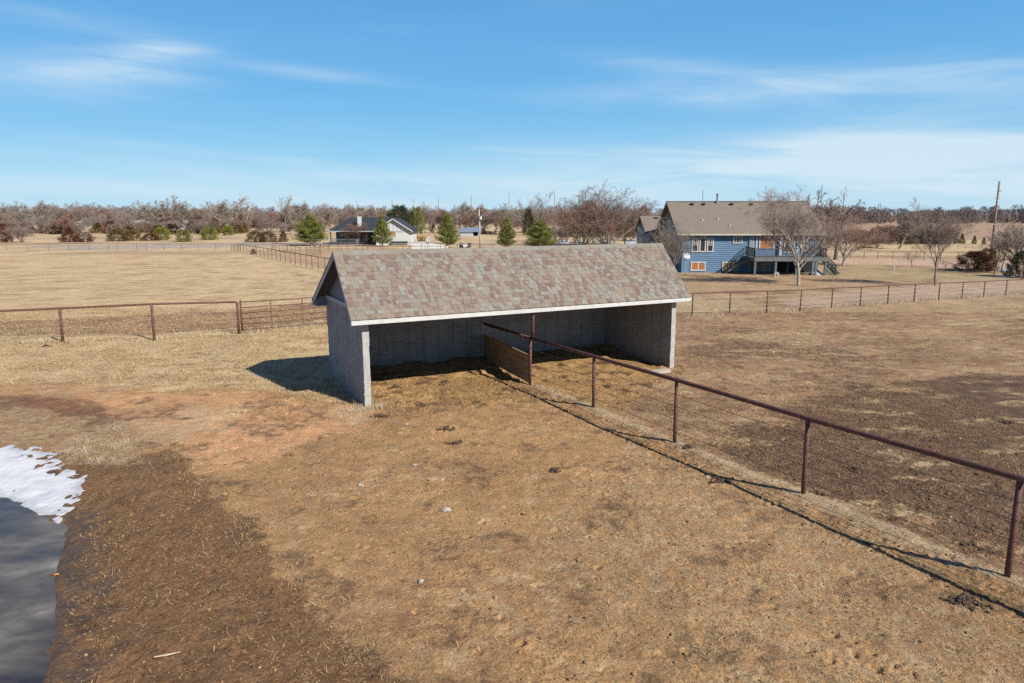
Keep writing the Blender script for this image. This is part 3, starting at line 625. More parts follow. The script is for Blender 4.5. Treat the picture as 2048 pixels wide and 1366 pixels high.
# right fence behind the right paddock
RB_PX = [(1384, 632, 589), (1459, 629, 585), (1533, 626, 581), (1600, 622, 578), (1663, 616, 575), (1720, 612, 573), (1775, 607, 570.5), (1828, 603, 568), (1877, 600, 566.5), (1923, 597, 564.5), (1967, 594, 562.5), (2011, 590.5, 560.5), (2052, 588, 558.5), (2092, 585, 557)]
lp = [GP(u, v) for u, v, t in RB_PX]; lh = [ZAT(u, t, p) - p.z for (u, v, t), p in zip(RB_PX, lp)]
lh = list(np.polyval(np.polyfit(range(len(lh)), lh, 1), range(len(lh))))
_dp = (lp[0] - lp[1]); ext = [lp[0] + _dp * k for k in (4, 3, 2, 1)]
for e_ in ext: e_.z = hz(e_.x, e_.y)
pipe_fence('pipe_fence', ext + lp, [lh[0]] * 4 + lh, .045, .04, 'long rusty pipe fence with pale cables between the right paddock and the blue house lawn', wires=(.80, .6, .4, .2), wr=.010, wm=wire_lt, post_n=6)

# far paddock fence across the left meadow, corner and the diagonal run
def run(px, label, pr=.035, rr=.035, wires=(), m=rust_far, name='pipe_fence', group=None, wr=.01, cat='fence', flat=None):
    lp = [GP(u, v) for u, v, t in px]; lh = [ZAT(u, t, p) - p.z for (u, v, t), p in zip(px, lp)]
    if flat: lh = [flat] * len(lh)
    return pipe_fence(name, lp, lh, pr, rr, label, group, wires, wr, m, wire_lt, cat, post_n=5)
far = [(-140, 500, 487), (-98, 500, 487), (-56, 500, 487)] + [(u, 500.5, 487) for u in (-28, 13, 55, 97, 138, 179, 217, 236, 274, 293, 328, 364, 397, 432)] + [(463, 501, 487)]
run(far, 'long thin rusty pipe fence closing the far side of the straw meadow', flat=1.1, wires=(.5,), wr=.006)
dg = []
N_ = 20; pA = G(476, 502); pB = G(650, 543)
lp = [pA.lerp(pB, k / N_) for k in range(N_ + 4)]
for p in lp: p.z = hz(p.x, p.y)
pipe_fence('pipe_fence', lp, list(np.linspace(1.15, 1.5, len(lp))), .04, .04, 'long rusty pipe fence receding from the shelter to the far meadow corner', m=rust_far, post_n=5, wires=(.5,), wr=.006)
cg = empty('pipe_gate', G(463, 502), 0, 'small dark red pipe gate at the far corner of the straw meadow', 'gate')
gw = (G(477, 502) - G(463, 502)).length
for x_ in (0, gw * .5, gw): MB().tube([(x_, 0, 0), (x_, 0, 1.2)], .035, 5).build('stile', rust_far, cg)
for k in range(5): MB().tube([(0, 0, .15 + k * .24), (gw, 0, .15 + k * .24)], .025, 4).build('rail', rust_far, cg)
# fences around the white house yard
run([(480 + k * 32, 501, 487.5) for k in range(0, 3)] + [(548 + k * 27, 499 + .3 * k, 487) for k in range(0, 5)], 'thin pipe fence behind the receding fence below the round left pine', wires=(.5,), flat=1.05, wr=.006)
p0, p1 = G(546, 497), G(600, 511); run_pts = [p0.lerp(p1, k / 7) for k in range(8)]
pipe_fence('pipe_fence', run_pts, [1.15] * 8, .035, .035, 'short pipe fence slanting beside the horse pen below the round left pine', m=rust_far, post_n=5, wires=(.33, .66), wr=.012)
gp_ = empty('pipe_gate', G(613, 511), 0, 'brown pipe panel standing alone just left of the shelter ridge', 'gate'); gw = (G(641, 511) - G(613, 511)).length
for x_ in (0, gw): MB().tube([(x_, 0, 0), (x_, 0, 1.25)], .045, 5).build('stile', rust_far, gp_)
for k in range(5): MB().tube([(0, 0, .2 + k * .25), (gw, 0, .2 + k * .25)], .028, 4).build('rail', rust_far, gp_)
run([(u, 503, 496) for u in (640, 683, 726, 768, 806, 850, 890)], 'low pipe fence just behind the shelter ridge below the white house', flat=.85)
run([(u, 498, 487) for u in (658, 677, 695, 712, 726)] + [(u, 499 + k * .3, 487 + k * .6) for k, u in enumerate((735, 762, 806, 819, 843, 855, 881, 893))], 'dark pipe rail fence in front of the white house retaining wall', flat=1.2, m=deck_dk)
run([(u, 500, 491) for u in (891, 940, 962, 985, 1007, 1029, 1051, 1075, 1097, 1114, 1130, 1155, 1176)], 'thin rusty fence behind the middle pines beyond the shelter ridge', flat=.95)
run([(1640, 516, 499), (1672, 516, 499.5), (1700, 517, 500), (1727.5, 518, 501), (1755, 518.5, 502), (1785, 519, 503), (1816, 520, 504), (1848, 521, 505), (1881, 521.5, 506), (1916, 521.5, 507), (1950, 523, 508), (1990, 524, 509)], 'brown pipe fence beyond the dirt drive right of the blue house', flat=1.15, wires=(.5,))
run([(u, 498 + (u - 1700) * .004, 491) for u in range(1690, 2080, 15)], 'distant thin wire fence along the pale track on the right', flat=.75, pr=.025, rr=.015)

# ------------------------------------------------------------------ houses
def siding_mat(name, c, lap=.2):
    m = mat(name, c, tuple(x * .88 for x in c), .7, 1.2); nt = m.node_tree; N = nt.nodes; L = nt.links
    return m
blue_m = siding_mat('blue_siding', (.105, .188, .30)); blue_dk = siding_mat('blue_siding_painted_shade', (.08, .13, .20)); ltgrey_m = siding_mat('blue_grey_siding_and_lit_strip', (.30, .38, .45))  # darker copy carries wall shade; pale one also paints the wing's sunlit strip
roof_brown = mat('brown_roof_shingle', (.225, .19, .158), (.13, .108, .09), .95, 5.5, .4, 20, stretch=(1, 2.6, 2.6), c3=(.178, .15, .125), detail=6)
def lap_wall(x0, x1, y, z0, z1, lap=.21, depth=.25):     # clapboard wall facing -y
    m = MB(); prof = []; z = z0
    while z < z1 - .01:
        zt = min(z + lap, z1); prof += [(y - .034, z), (y - .004, zt)]; z = zt
    poly = prof + [(y + depth, z1), (y + depth, z0)]
    n = len(poly); V = [(x0, a, b) for a, b in poly] + [(x1, a, b) for a, b in poly]
    m.add(V, [((i + 1) % n, i, n + i, n + (i + 1) % n) for i in range(n)])
    nb = len(prof)
    m.F.append(np.array([[0, i, i + 1] for i in range(1, n - 1)])); m.F.append(np.array([[n, n + i + 1, n + i] for i in range(1, n - 1)]))
    return m
HY = 74.0
hx = lambda u, v=500, Y=HY: AT(u, v, Y).x
hzz = lambda v, Y=HY, u=1500: AT(u, v, Y).z
house = empty('blue_house', (0, 0, 0), 0, 'blue clapboard two level house with brown shingle roof, rear deck and white framed windows', 'house')
xl, xr = hx(1365), hx(1638); ze, zr = hzz(468.5), AT(1345, 403, 79.3).z
yr = 79.3; yb = 84.6; ye = 73.45
w_ = lap_wall(xl, xr, HY, 0, ze - .02); w_.build('front_wall', blue_m, house)
# gable side wall (left) and right, with the rear
for x0, nm in ((xl - .0, 'gable_wall'), (xr - .25, 'gable_wall')):
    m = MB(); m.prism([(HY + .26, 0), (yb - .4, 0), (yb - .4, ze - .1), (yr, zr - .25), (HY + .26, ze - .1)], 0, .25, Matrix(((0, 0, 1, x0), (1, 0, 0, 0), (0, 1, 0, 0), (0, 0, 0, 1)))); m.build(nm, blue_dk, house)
MB().box(xl + .25, xr - .25, yb - .65, yb - .4, 0, ze - .1).build('rear_wall', blue_m, house)
hr = empty('roof'); hr.parent = house
ex0, ex1 = hx(1354.5, 467, ye), hx(1655, 467, ye)
slab(ye, ze + .06, yr, zr, .12, ex0, ex1).build('roof_slope', roof_brown, hr)
slab(yr + .003, zr, yb + .15, ze + .06, .12, ex0, ex1).build('roof_slope', roof_brown, hr)
MB().box(ex0, ex1, ye - .03, ye - .002, ze - .10, ze + .05).build('fascia', mat('cream_fascia', (.50, .46, .38), None, .7, 3), hr)
MB().bar((ex0, yr, zr + .03), (ex1, yr, zr + .03), .3, .05).build('ridge_cap', mat('ridge_grey', (.24, .24, .22), None, .9, 4), hr)
for u in (1384, 1407, 1463, 1503, 1543):
    p = AT(u, 407, 78.6); MB().prism([(-.19, 0), (.19, 0), (.14, .17), (-.14, .17)], -.17, .17, Matrix.Translation((p.x, p.y, p.z - .12)) @ Matrix.Rotation(R(90), 4, 'X')).build('roof_vent', black_m, hr)
for u, v in ((1404.5, 442), (1436, 441), (1459.5, 453)):
    Yv = ye + (yr - ye) * (468 - v) / 66; p = AT(u, v, Yv); MB().tube([(p.x, p.y, p.z - .2), (p.x, p.y, p.z + .30)], .07, 6).build('vent_pipe', white_paint, hr)
p = AT(1434, 405, 79.0); MB().tube([(p.x, p.y, p.z - .2), (p.x, p.y, p.z + .85)], .09, 7).tube([(p.x, p.y, p.z + .78), (p.x, p.y, p.z + .95)], .14, 7).tube([(p.x, p.y, p.z - .2), (p.x, p.y, p.z + .18)], [.26, .13], 7).build('flue', mat('flue_metal', (.16, .17, .18), None, .5, 3), hr)
def window(u0, v0, u1, v1, glass, parent, Y=HY, cols=1, grid=None, frame=.11, fm=None, split=None):
    a = AT(u0, v1, Y - .06); b = AT(u1, v0, Y - .06); x0, x1, z0, z1 = a.x, b.x, a.z, b.z; f = frame
    m = MB()
    m.box(x0 - .03, x1 + .03, Y - .10, Y - .03, z0, z0 + f); m.box(x0 - .03, x1 + .03, Y - .10, Y - .03, z1 - f, z1)
    m.box(x0, x0 + f, Y - .097, Y - .03, z0 + f, z1 - f); m.box(x1 - f, x1, Y - .097, Y - .03, z0 + f, z1 - f)
    for k in range(1, cols):
        xc = x0 + (x1 - x0) * k / cols; m.box(xc - f * .45, xc + f * .45, Y - .094, Y - .03, z0 + f, z1 - f)
    if split: zs = z0 + (z1 - z0) * split; m.box(x0 + f, x1 - f, Y - .092, Y - .04, zs - f * .4, zs + f * .4)
    if grid:
        gc, gr_, zlo = grid; zb = z0 + (z1 - z0) * zlo
        for k in range(1, gc): xc = x0 + (x1 - x0) * k / gc; m.box(xc - .028, xc + .028, Y - .09, Y - .045, zb, z1 - f)
        for k in range(0 if zlo > .1 else 1, gr_): zc = zb + (z1 - zb) * k / gr_; m.box(x0 + f, x1 - f, Y - .088, Y - .046, zc - .028, zc + .028)
    o = m.build('window', fm or white_paint, parent)
    MB().box(x0 + f * .8, x1 - f * .8, Y - .062, Y - .04, z0 + f * .8, z1 - f * .8).build('pane', glass, o)
    return o
window(1383, 476, 1397.7, 504, glass_dk, house, grid=(3, 3, .5)); window(1398.3, 470, 1412.7, 504, glass_dk, house, grid=(4, 1, .80)); window(1413.3, 476, 1428, 504, glass_dk, house, grid=(3, 3, .5))
window(1466, 470, 1485.5, 487, glass_dk, house, grid=(3, 3, .1))
window(1381, 523.5, 1411.5, 541.5, blind_or, house, cols=2); window(1443.5, 523.5, 1478, 541.5, blind_tan, house)
window(1517.5, 469.5, 1550, 498, blind_or, house); window(1500, 469.5, 1509, 500, glass_dk, house, grid=(2, 4, .1), fm=trim_grey)
window(1567, 474, 1590, 506, glass_dk, house, cols=2, fm=trim_grey); window(1600, 482, 1616.5, 503.5, blind_tan, house, split=.55)
window(1512, 526.5, 1541, 542, glass_dk, house, cols=2, fm=trim_grey)
def panel(u0, v0, u1, v1, m, nm, Y=HY, t=.07, off=.0):
    a = AT(u0, v1, Y); b = AT(u1, v0, Y); MB().box(a.x, b.x, Y - t - .03 - off, Y - .03, a.z, b.z).build(nm, m, house)
panel(1362.5, 470, 1366, 547, white_paint, 'corner_strip'); panel(1497.6, 469.5, 1499.2, 508, white_paint, 'downspout', t=.12); panel(1510.5, 469.5, 1515, 500, white_paint, 'corner_strip')
panel(1556, 469.5, 1563, 512, mat('pale_stone_trim', (.6, .57, .52), (.42, .38, .33), .9, 8), 'chimney_chase', t=.3)
panel(1634.5, 469.5, 1638, 516, white_paint, 'corner_strip'); panel(1592, 474, 1599, 506, ltgrey_m, 'bay_panel', t=.05)
# deck
deck = empty('deck'); deck.parent = house
D0 = 70.5; DB = HY - .09; xa, xb = AT(1509, 515, D0).x, AT(1652, 515, D0).x; dz = AT(1509, 515, D0).z; xw = AT(1490, 507, DB).x
m = MB(); m.prism([(xa, D0), (xb, D0), (xb, DB), (xw, DB)], dz - .10, dz); m.build('floor', deck_m, deck)
m = MB(); m.box(xa, xb, D0 - .05, D0 - .005, dz - .38, dz + .01); m.bar((xa - .03, D0, dz - .19), (xw - .03, DB, dz - .19), .05, .38); m.box(xb + .002, xb + .05, D0, DB, dz - .38, dz); m.build('rim_beam', deck_m, deck)
for u in (1509, 1550.5, 1592, 1624.5, 1631, 1650):
    x_ = AT(u, 530, D0).x; MB().box(x_ - .09 + .09, x_ + .09 + .09, D0 + .03, D0 + .21, -.1, dz - .10).build('deck_post', deck_m, deck)
for u in (1498, 1520, 1575): x_ = AT(u, 530, D0 + 2.6).x; MB().box(x_ - .08, x_ + .08, D0 + 2.5, D0 + 2.66, -.1, dz - .1).build('deck_post', deck_m, deck)
def railing(a, b, h, slope=False):
    a = Vector(a); b = Vector(b); m = MB(); L_ = (b - a).length; n = max(2, int(L_ / .16)); z = Vector((0, 0, 1))
    m.bar(a + z * h, b + z * h, .06, .06); m.bar(a + z * .10, b + z * .10, .05, .05)
    for k in range(n + 1):
        q = a.lerp(b, k / n); w_ = .03 if k % 14 else .09; m.box(q.x - w_ / 2, q.x + w_ / 2, q.y - w_ / 2, q.y + w_ / 2, q.z + (.1 if k % 14 else -.02), q.z + h)
    m.build('railing', deck_dk, deck)
railing((xa, D0, dz), (xb, D0, dz), .9); railing((xa, D0, dz), (xw, DB - .05, dz), .9); railing((xb, D0 + .05, dz), (xb, DB, dz), .9)
def stairs(a, b, wdt, n, nm='stairs'):
    a = Vector(a); b = Vector(b); d = (b - a); m = MB(); side = Vector((-d.y, d.x, 0)).normalized()
    for s in (0, wdt): m.bar(a + side * s - Vector((0, 0, .12)), b + side * s - Vector((0, 0, .02)), .05, .2)
    for k in range(n):
        q = a + d * ((k + .6) / n); m.bar(q, q + side * wdt, .27, .045)
    m.build(nm, deck_m, deck)
sT = (xw + .35, DB - 1.15, dz); sB = (AT(1450, 538, DB - 1.1).x, DB - 1.15, .05)
stairs(sT, sB, -1.0, 9)
railing(sT, sB, .85)
sT = (xb - .1, D0 + 1.3, dz); sB = (AT(1674, 549, D0).x, D0 + .2, .05)
stairs(sT, sB, 1.2, 9); railing(sT, sB, .85)
m = MB(); xs = AT(1655, 540, D0).x
for k in range(9):
    m.bar((xs - .3 + k * .12, D0 + .6, .15), (xs + .5 + k * .06, D0 + .5, 1.5 - k * .12), .03, .03); m.bar((xs + .9 - k * .1, D0 + .64, .1 + k * .02), (xs - .3 + k * .05, D0 + .62, .4 + k * .13), .03, .03)
m.build('lattice', deck_m, deck)
MB().box(AT(1560, 530, 73).x, AT(1636, 530, 73).x, HY - .045, HY - .036, .05, dz - .12).build('under_deck_shade', black_m, house)  # thin dark sheet painted in for the shade beneath the deck
# left wing set back behind the bare tree
WY = 84.0
wx0, wx1 = AT(1294, 480, WY).x, xl + .0; wze = AT(1300, 465.5, WY).z; wzr = AT(1300, 432, WY + 3.5).z
lap_wall(wx0, wx1 + 2, WY, 0, wze).build('front_wall', blue_dk, house)  # wing wall in shade, its darkness put into the siding colour
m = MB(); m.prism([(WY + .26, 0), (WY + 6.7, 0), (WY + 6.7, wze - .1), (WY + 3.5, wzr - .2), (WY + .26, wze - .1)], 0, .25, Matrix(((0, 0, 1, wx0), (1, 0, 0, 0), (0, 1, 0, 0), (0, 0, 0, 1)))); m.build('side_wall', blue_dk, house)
slab(WY - .4, wze + .02, WY + 3.5, wzr, .14, wx0 - .3, wx1 + 3).build('roof_slope', roof_brown, hr); slab(WY + 3.503, wzr, WY + 7.2, wze + .02, .14, wx0 - .3, wx1 + 3).build('roof_slope', roof_brown, hr)
MB().box(wx0 - .02, wx0 + .3, WY - .075, WY - .038, 0, wze).build('corner_strip', ltgrey_m, house)  # sunlit strip at the wing's left end, painted as a pale band
p = AT(1312, 435.5, WY + 3.0); MB().box(p.x - .25, p.x + .25, p.y - .2, p.y + .2, p.z - .2, p.z + .06).build('roof_vent', black_m, hr)
# satellite dish on a mast
def dish(name, u, v, rad_px, ub, vb, label, yaw, tilt):
    B = GP(ub, vb); c = AT(u, v, B.y); root = empty(name, B, 0, label, 'satellite dish')
    h = c.z - B.z; rr = rad_px / F * B.y
    MB().tube([(0, 0, -.1), (0, 0, h - .15), (c.x - B.x, 0, h)], .04, 6).build('mast', trim_grey, root)
    m = MB(); V = [(0, 0, 0)]; 
    for i in range(1, 5):
        for j in range(20): t_ = j / 20 * 2 * math.pi; q = i / 4; V.append((rr * q * math.cos(t_), rr * .82 * q * math.sin(t_), .26 * rr * q * q))
    Fs = [(0, 1 + j, 1 + (j + 1) % 20) for j in range(20)]; m.add(V, Fs)
    m.F.append(np.array([(1 + i * 20 + j, 1 + (i + 1) * 20 + j, 1 + (i + 1) * 20 + (j + 1) % 20, 1 + i * 20 + (j + 1) % 20) for i in range(3) for j in range(20)]))
    o = m.build('reflector', white_paint, root, smooth=True); o.location = (c.x - B.x, -.05, h); o.rotation_euler = (R(tilt), 0, R(yaw))
    md = o.modifiers.new('thick', 'SOLIDIFY'); md.thickness = .02
    MB().tube([(c.x - B.x, -.05, h - .1), (c.x - B.x + .1, -.6 * rr * 1.5, h - rr * .3)], .02, 5).build('arm', trim_grey, root)
dish('satellite_dish', 1372, 512.5, 8, 1370, 550, 'white satellite dish on a mast at the left corner of the blue house', 25, 62)
dish('satellite_dish', 857.5, 479.5, 5.5, 859, 499, 'round white dish on a pole beside the white house retaining wall', -15, 75)
# little grey box with handles in front of the deck post
p = GP(1552, 553.5); ub_ = empty('utility_box', p, 0, 'small grey utility cabinet on the grass by the deck post', 'utility box')
MB().prism([(-.24, 0), (.24, 0), (.24, .34), (.15, .46), (-.15, .46), (-.24, .34)], -.16, .16, Matrix.Rotation(R(90), 4, 'X')).build('housing', mat('cabinet_grey', (.32, .33, .31), None, .6, 3), ub_)
MB().box(-.08, .08, -.175, -.162, .1, .22).build('vent', black_m, ub_)
p = GP(1632, 549.5); tp = MB(); tp.add([(-.9, -.5, 0), (.5, -.6, 0), (.6, .5, 0), (-.6, .6, 0), (.1, 0, .62)], [(0, 1, 4), (1, 2, 4), (2, 3, 4), (3, 0, 4)]); o = tp.build('tarp_pile', mat('grey_tarp', (.34, .36, .38), None, .7, 4), loc=p)
tag(o, 'low grey tarp heap under the right end of the deck', 'tarp')

# white house
wh = empty('white_house', (0, 0, 0), 0, 'white gabled house with a dark hipped roof and covered porch behind the pines', 'house')
WY = 138.0; A = lambda u, v, Y=WY: AT(u, v, Y)
gx0, gx1 = A(752, 480).x, A(821, 480).x; gze = A(800, 461).z; gzr = A(786, 437).z; gc = A(786, 437).x
m = MB(); m.prism([(gx0, -2.2), (gx1, -2.2), (gx1, gze), (gc, gzr - .15), (gx0, gze)], 0, 9, Matrix(((1, 0, 0, 0), (0, 0, 1, WY), (0, 1, 0, 0), (0, 0, 0, 1)))); m.build('gable_wall', house_white, wh)
m = MB()
for k in range(-4, 5): xk = gc + k * .72; zt = gzr - .3 - abs(k * .72) * (gzr - gze) / (gx1 - gc); m.box(xk - .035, xk + .035, WY - .04, WY - .002, gze - .1, max(zt, gze))
m.box(gx0, gx1, WY - .06, WY - .002, gze - .28, gze - .12); m.build('batten_trim', trim_grey, wh)
ex = A(826.5, 462).x; exl = 2 * gc - ex
wr_ = empty('roof'); wr_.parent = wh
for s, xe in ((1, ex), (-1, exl)):
    z_e = gze - .12; m = MB(); m.add([(gc, WY - .5, gzr), (xe, WY - .5, z_e), (xe, WY + 9, z_e), (gc, WY + 9, gzr), (gc, WY - .5, gzr - .16), (xe, WY - .5, z_e - .16), (xe, WY + 9, z_e - .16), (gc, WY + 9, gzr - .16)],
      [(0, 3, 2, 1), (4, 5, 6, 7), (0, 1, 5, 4), (1, 2, 6, 5), (2, 3, 7, 6)]); m.build('roof_slope', asph_dark, wr_)
    m = MB(); m.bar((gc, WY - .53, gzr - .09), (xe, WY - .53, z_e - .09), .05, .2, up=(0, 0, 1)); m.build('rake_board', white_paint, wr_)
# main hipped block
MY = 141.0; mx0 = A(657, 461.5, MY).x; mx1 = gc; mze = A(700, 461.5, MY).z; myr = MY + 6; mzr = AT(740, 435, myr).z; mrx = AT(700, 435, myr).x
m = MB(); m.add([(mx0, MY, mze), (mx1, MY, mze), (mx1, myr, mzr), (mrx, myr, mzr), (mx0, MY + 12, mze), (mx1, MY + 12, mze)], [(0, 1, 2, 3)]); m.F.append(np.array([(0, 3, 4)])); m.F.append(np.array([(4, 3, 2, 5)])); m.F.append(np.array([(0, 4, 5, 1)])); m.build('hipped_roof', asph_dark, wr_)
MB().box(mx0 - .05, mx1, MY - .12, MY - .02, mze - .22, mze - .02).build('fascia', trim_grey, wr_)
MB().box(mx0 + .8, mx1, MY + 2.6, MY + 2.8, -.2, mze - .05).build('porch_wall', gable_paint_porch_shade, wh)  # porch shade put into the dark wall colour
for u in (661, 684, 707, 733): x_ = A(u, 470, MY).x; MB().box(x_ - .08, x_ + .08, MY + .1, MY + .26, 0, mze - .2).build('porch_post', deck_dk, wh)
MB().box(mx0 + .2, A(744, 470, MY).x, MY + .1, MY + 2.5, 0, .35).build('porch_floor', deck_dk, wh)
railm = MB()
for k in range(60): xk = mx0 + .3 + k * .17; railm.box(xk - .02, xk + .02, MY + .12, MY + .16, .35, 1.15)
railm.box(mx0 + .2, mx0 + 10.6, MY + .11, MY + .17, 1.13, 1.2); railm.build('porch_railing', deck_dk, wh)
ch = AT(719, 450, 143.0); cz = AT(719, 433, 143).z; MB().box(ch.x - .32, ch.x + .32, 142.7, 143.6, mze, cz).build('chimney', house_white, wr_)
def win2(u0, v0, u1, v1, g_, par, Y): window(u0, v0, u1, v1, g_, par, Y=Y, frame=.13)
win2(779, 461.5, 792, 473, blind_tan, wh, WY)
a, b = A(784, 492), A(815, 484); MB().box(a.x, b.x, WY - .9, WY - .05, -.4, b.z).build('dark_opening', mat('opening_grey', (.16, .16, .15), None, .8, 3), wh); MB().box(a.x - .1, b.x + .1, WY - 1.0, WY - .04, b.z, b.z + .12).build('opening_top', black_m, wh)  # dark box with a black top, standing for the dark lower opening
# white retaining wall dropping to the right
rw = MB(); P0 = G(824, 499); P1 = G(896, 499); za, zb_ = AT(826, 483.5, P0.y).z, AT(896, 492.5, P1.y).z
rw.add([(P0.x, P0.y, -.5), (P1.x, P1.y, -.5), (P1.x, P1.y, zb_), (P0.x + 2, P0.y, za), (P0.x, P0.y, za)] + [(P0.x, P0.y + .4, -.5), (P1.x, P1.y + .4, -.5), (P1.x, P1.y + .4, zb_), (P0.x + 2, P0.y + .4, za), (P0.x, P0.y + .4, za)], [(5, 9, 8, 7, 6), (0, 1, 2, 3, 4)]); rw.F.append(np.array([(4, 3, 8, 9), (3, 2, 7, 8), (1, 6, 7, 2), (0, 4, 9, 5)]))
tag(rw.build('retaining_wall', house_white), 'white wall sloping down to the right from the white house', 'wall')
# metal shed
ms_ = empty('metal_shed', (0, 0, 0), 0, 'low pale blue metal shed with an open dark bay left of the utility pole', 'shed')
SY_ = G(930, 472).y; sa, sbb = AT(921, 463, SY_), AT(957, 463, SY_); zt = AT(940, 455, SY_ + 4).z
MB().box(sa.x, AT(946, 460, SY_).x, SY_, SY_ + .2, 0, sa.z).build('wall', metal_lt, ms_); MB().box(AT(946, 460, SY_).x, sbb.x, SY_ + 3.8, SY_ + 4, 0, sa.z).build('rear_wall', black_m, ms_)  # back of the open bay painted black to stand for its shade
for x_ in (sa.x, sbb.x - .2): MB().box(x_, x_ + .2, SY_ + .2, SY_ + 8, 0, sa.z).build('side_wall', metal_lt, ms_)
slab(SY_ - .4, sa.z + .02, SY_ + 4, zt, .12, sa.x - .4, sbb.x + .6).build('roof', mat('blue_metal_roof', (.34, .40, .46), None, .35, 2, metal=.4), ms_)
slab(SY_ + 4.003, zt, SY_ + 8.4, sa.z + .02, .12, sa.x - .4, sbb.x + .6).build('roof', metal_lt, ms_)
# distant houses glimpsed through the trees
def small_house(u0, u1, vb, ve, vr, wall, roofm, label):
    P = G((u0 + u1) / 2, vb); Y = P.y; a, b = AT(u0, ve, Y), AT(u1, ve, Y); zr_ = AT(u0, vr, Y).z; root = empty('distant_house', (0, 0, 0), 0, label, 'house'); D_ = max(6, (b.x - a.x) * .7)
    MB().box(a.x, b.x, Y, Y + D_, 0, a.z).build('wall', wall, root)
    m = MB(); m.prism([(a.x - .4, a.z), (b.x + .4, a.z), ((a.x + b.x) / 2, zr_)], -.4, D_ + .4, Matrix(((1, 0, 0, 0), (0, 0, 1, Y), (0, 1, 0, 0), (0, 0, 0, 1)))); m.build('roof', roofm, root)
    MB().box((a.x + b.x) / 2 - .6, (a.x + b.x) / 2 + .6, Y - .06, Y - .005, a.z * .35, a.z * .75).build('window', glass_dk, root)
small_house(34, 50, 458, 437, 430, house_white, metal_lt, 'small white house with a pointed roof between bare trees at far left')
small_house(258, 282, 462, 447, 441, brickred, white_paint, 'low brick house with a white roof in the left tree belt')
small_house(345, 366, 462, 448, 441, house_white, grey_roof, 'white gabled house end behind the bare tree left of the pair of dead trees')
small_house(393, 412, 462, 452, 444, house_white, grey_roof, 'smaller white gabled house end below the dead trees')
small_house(178, 196, 455, 440, 433, grey_roof, grey_roof, 'grey roofed house half hidden in the left tree belt')
small_house(152, 166, 458, 446, 442, house_white, white_paint, 'tiny white shed showing between the dark cedars at left')
small_house(1128, 1142, 462, 452, 447, house_white, metal_lt, 'pale barn glimpsed behind the thicket right of the middle pines')
small_house(1200, 1222, 470, 447, 440, house_white, grey_roof, 'cream house showing through the many stemmed bare tree')
small_house(1752, 1792, 444.5, 432.5, 430, brickred, white_paint, 'long white roofed barn in the far right woods')

# ------------------------------------------------------------------ bare trees
def bare_proto(seed, trunk_h=.18, kids=(7, 6, 5, 5, 3), spread=(30, 38, 40, 42, 45), up=.10, tw=.012, r0=.14, stems=1, ratio=(.55, .58, .6, .6, .6), jit=.16, first_len=5.5, H=10.0):
    rg = np.random.default_rng(seed); T = MB(); C = MB()
    def vec_about(d, ang, az):
        d = np.array(d); a = np.cross(d, [0, 0, 1.0]) if abs(d[2]) < .95 else np.cross(d, [1.0, 0, 0]); a /= np.linalg.norm(a); b = np.cross(d, a)
        return d * math.cos(ang) + (a * math.cos(az) + b * math.sin(az)) * math.sin(ang)
    def grow(p, d, L_, r, lev):
        n = 4 if lev <= 1 else (3 if lev <= 3 else 2); pts = [p]; dirs = [d]; 
        for k in range(n):
            d = d + rg.normal(0, jit, 3) + np.array([0, 0, up]); d /= np.linalg.norm(d); p = p + d * L_ / n; pts.append(p); dirs.append(d)
        rad = np.linspace(r, max(r * .42, tw * .6), n + 1)
        (T if lev <= 1 else C).tube(pts, rad, 6 if lev <= 0 else (5 if lev <= 1 else 3), caps=False, var=float(rg.uniform(.2, .8)))
        if lev < len(kids):
            K = kids[lev]; az0 = rg.uniform(0, 6.28)
            for k in range(K):
                t = (.25 + .72 * (k + .5) / K) if lev > 0 else (.45 + .55 * (k + .7) / K); t = min(t, .99); idx = min(int(t * n), n - 1); f = t * n - idx
                q = pts[idx] * (1 - f) + pts[idx + 1] * f; ang = math.radians(spread[lev] * rg.uniform(.6, 1.35)); az = az0 + k * 2.4 + rg.uniform(-.4, .4)
                grow(q, vec_about(dirs[idx], ang, az), L_ * ratio[lev] * (1.15 - .5 * t) * rg.uniform(.7, 1.2) if lev > 0 else first_len * rg.uniform(.75, 1.1), max(r * (.62 if lev else .5) * (1 - .4 * t), tw), lev + 1)
    if stems == 1: grow(np.zeros(3), np.array([rg.normal(0, .03), rg.normal(0, .03), 1.0]), trunk_h * H * 1.5, r0, 0)
    else:
        for s in range(stems):
            az = s * 6.28 / stems + rg.uniform(-.3, .3); an = math.radians(rg.uniform(8, 34)); d = np.array([math.sin(an) * math.cos(az), math.sin(an) * math.sin(az), math.cos(an)])
            grow(np.array([d[0] * .3, d[1] * .3, 0]), d, first_len * rg.uniform(.9, 1.4), r0 * rg.uniform(.5, 1), 1)
    allv = np.concatenate(T.V + C.V); sc = H / np.percentile(allv[:, 2], 99.3); wd = np.percentile(np.abs(allv[:, :2]), 95) * 2
    for M_ in (T, C): M_.V = [v * np.array([H / wd, H / wd, sc]) for v in M_.V]       # 10 m high, 10 m wide
    for M_ in (T, C):
        M_.V = [np.where(np.abs(v) < 1e9, v, 0) for v in M_.V]
    return T, C
PROTO = {}
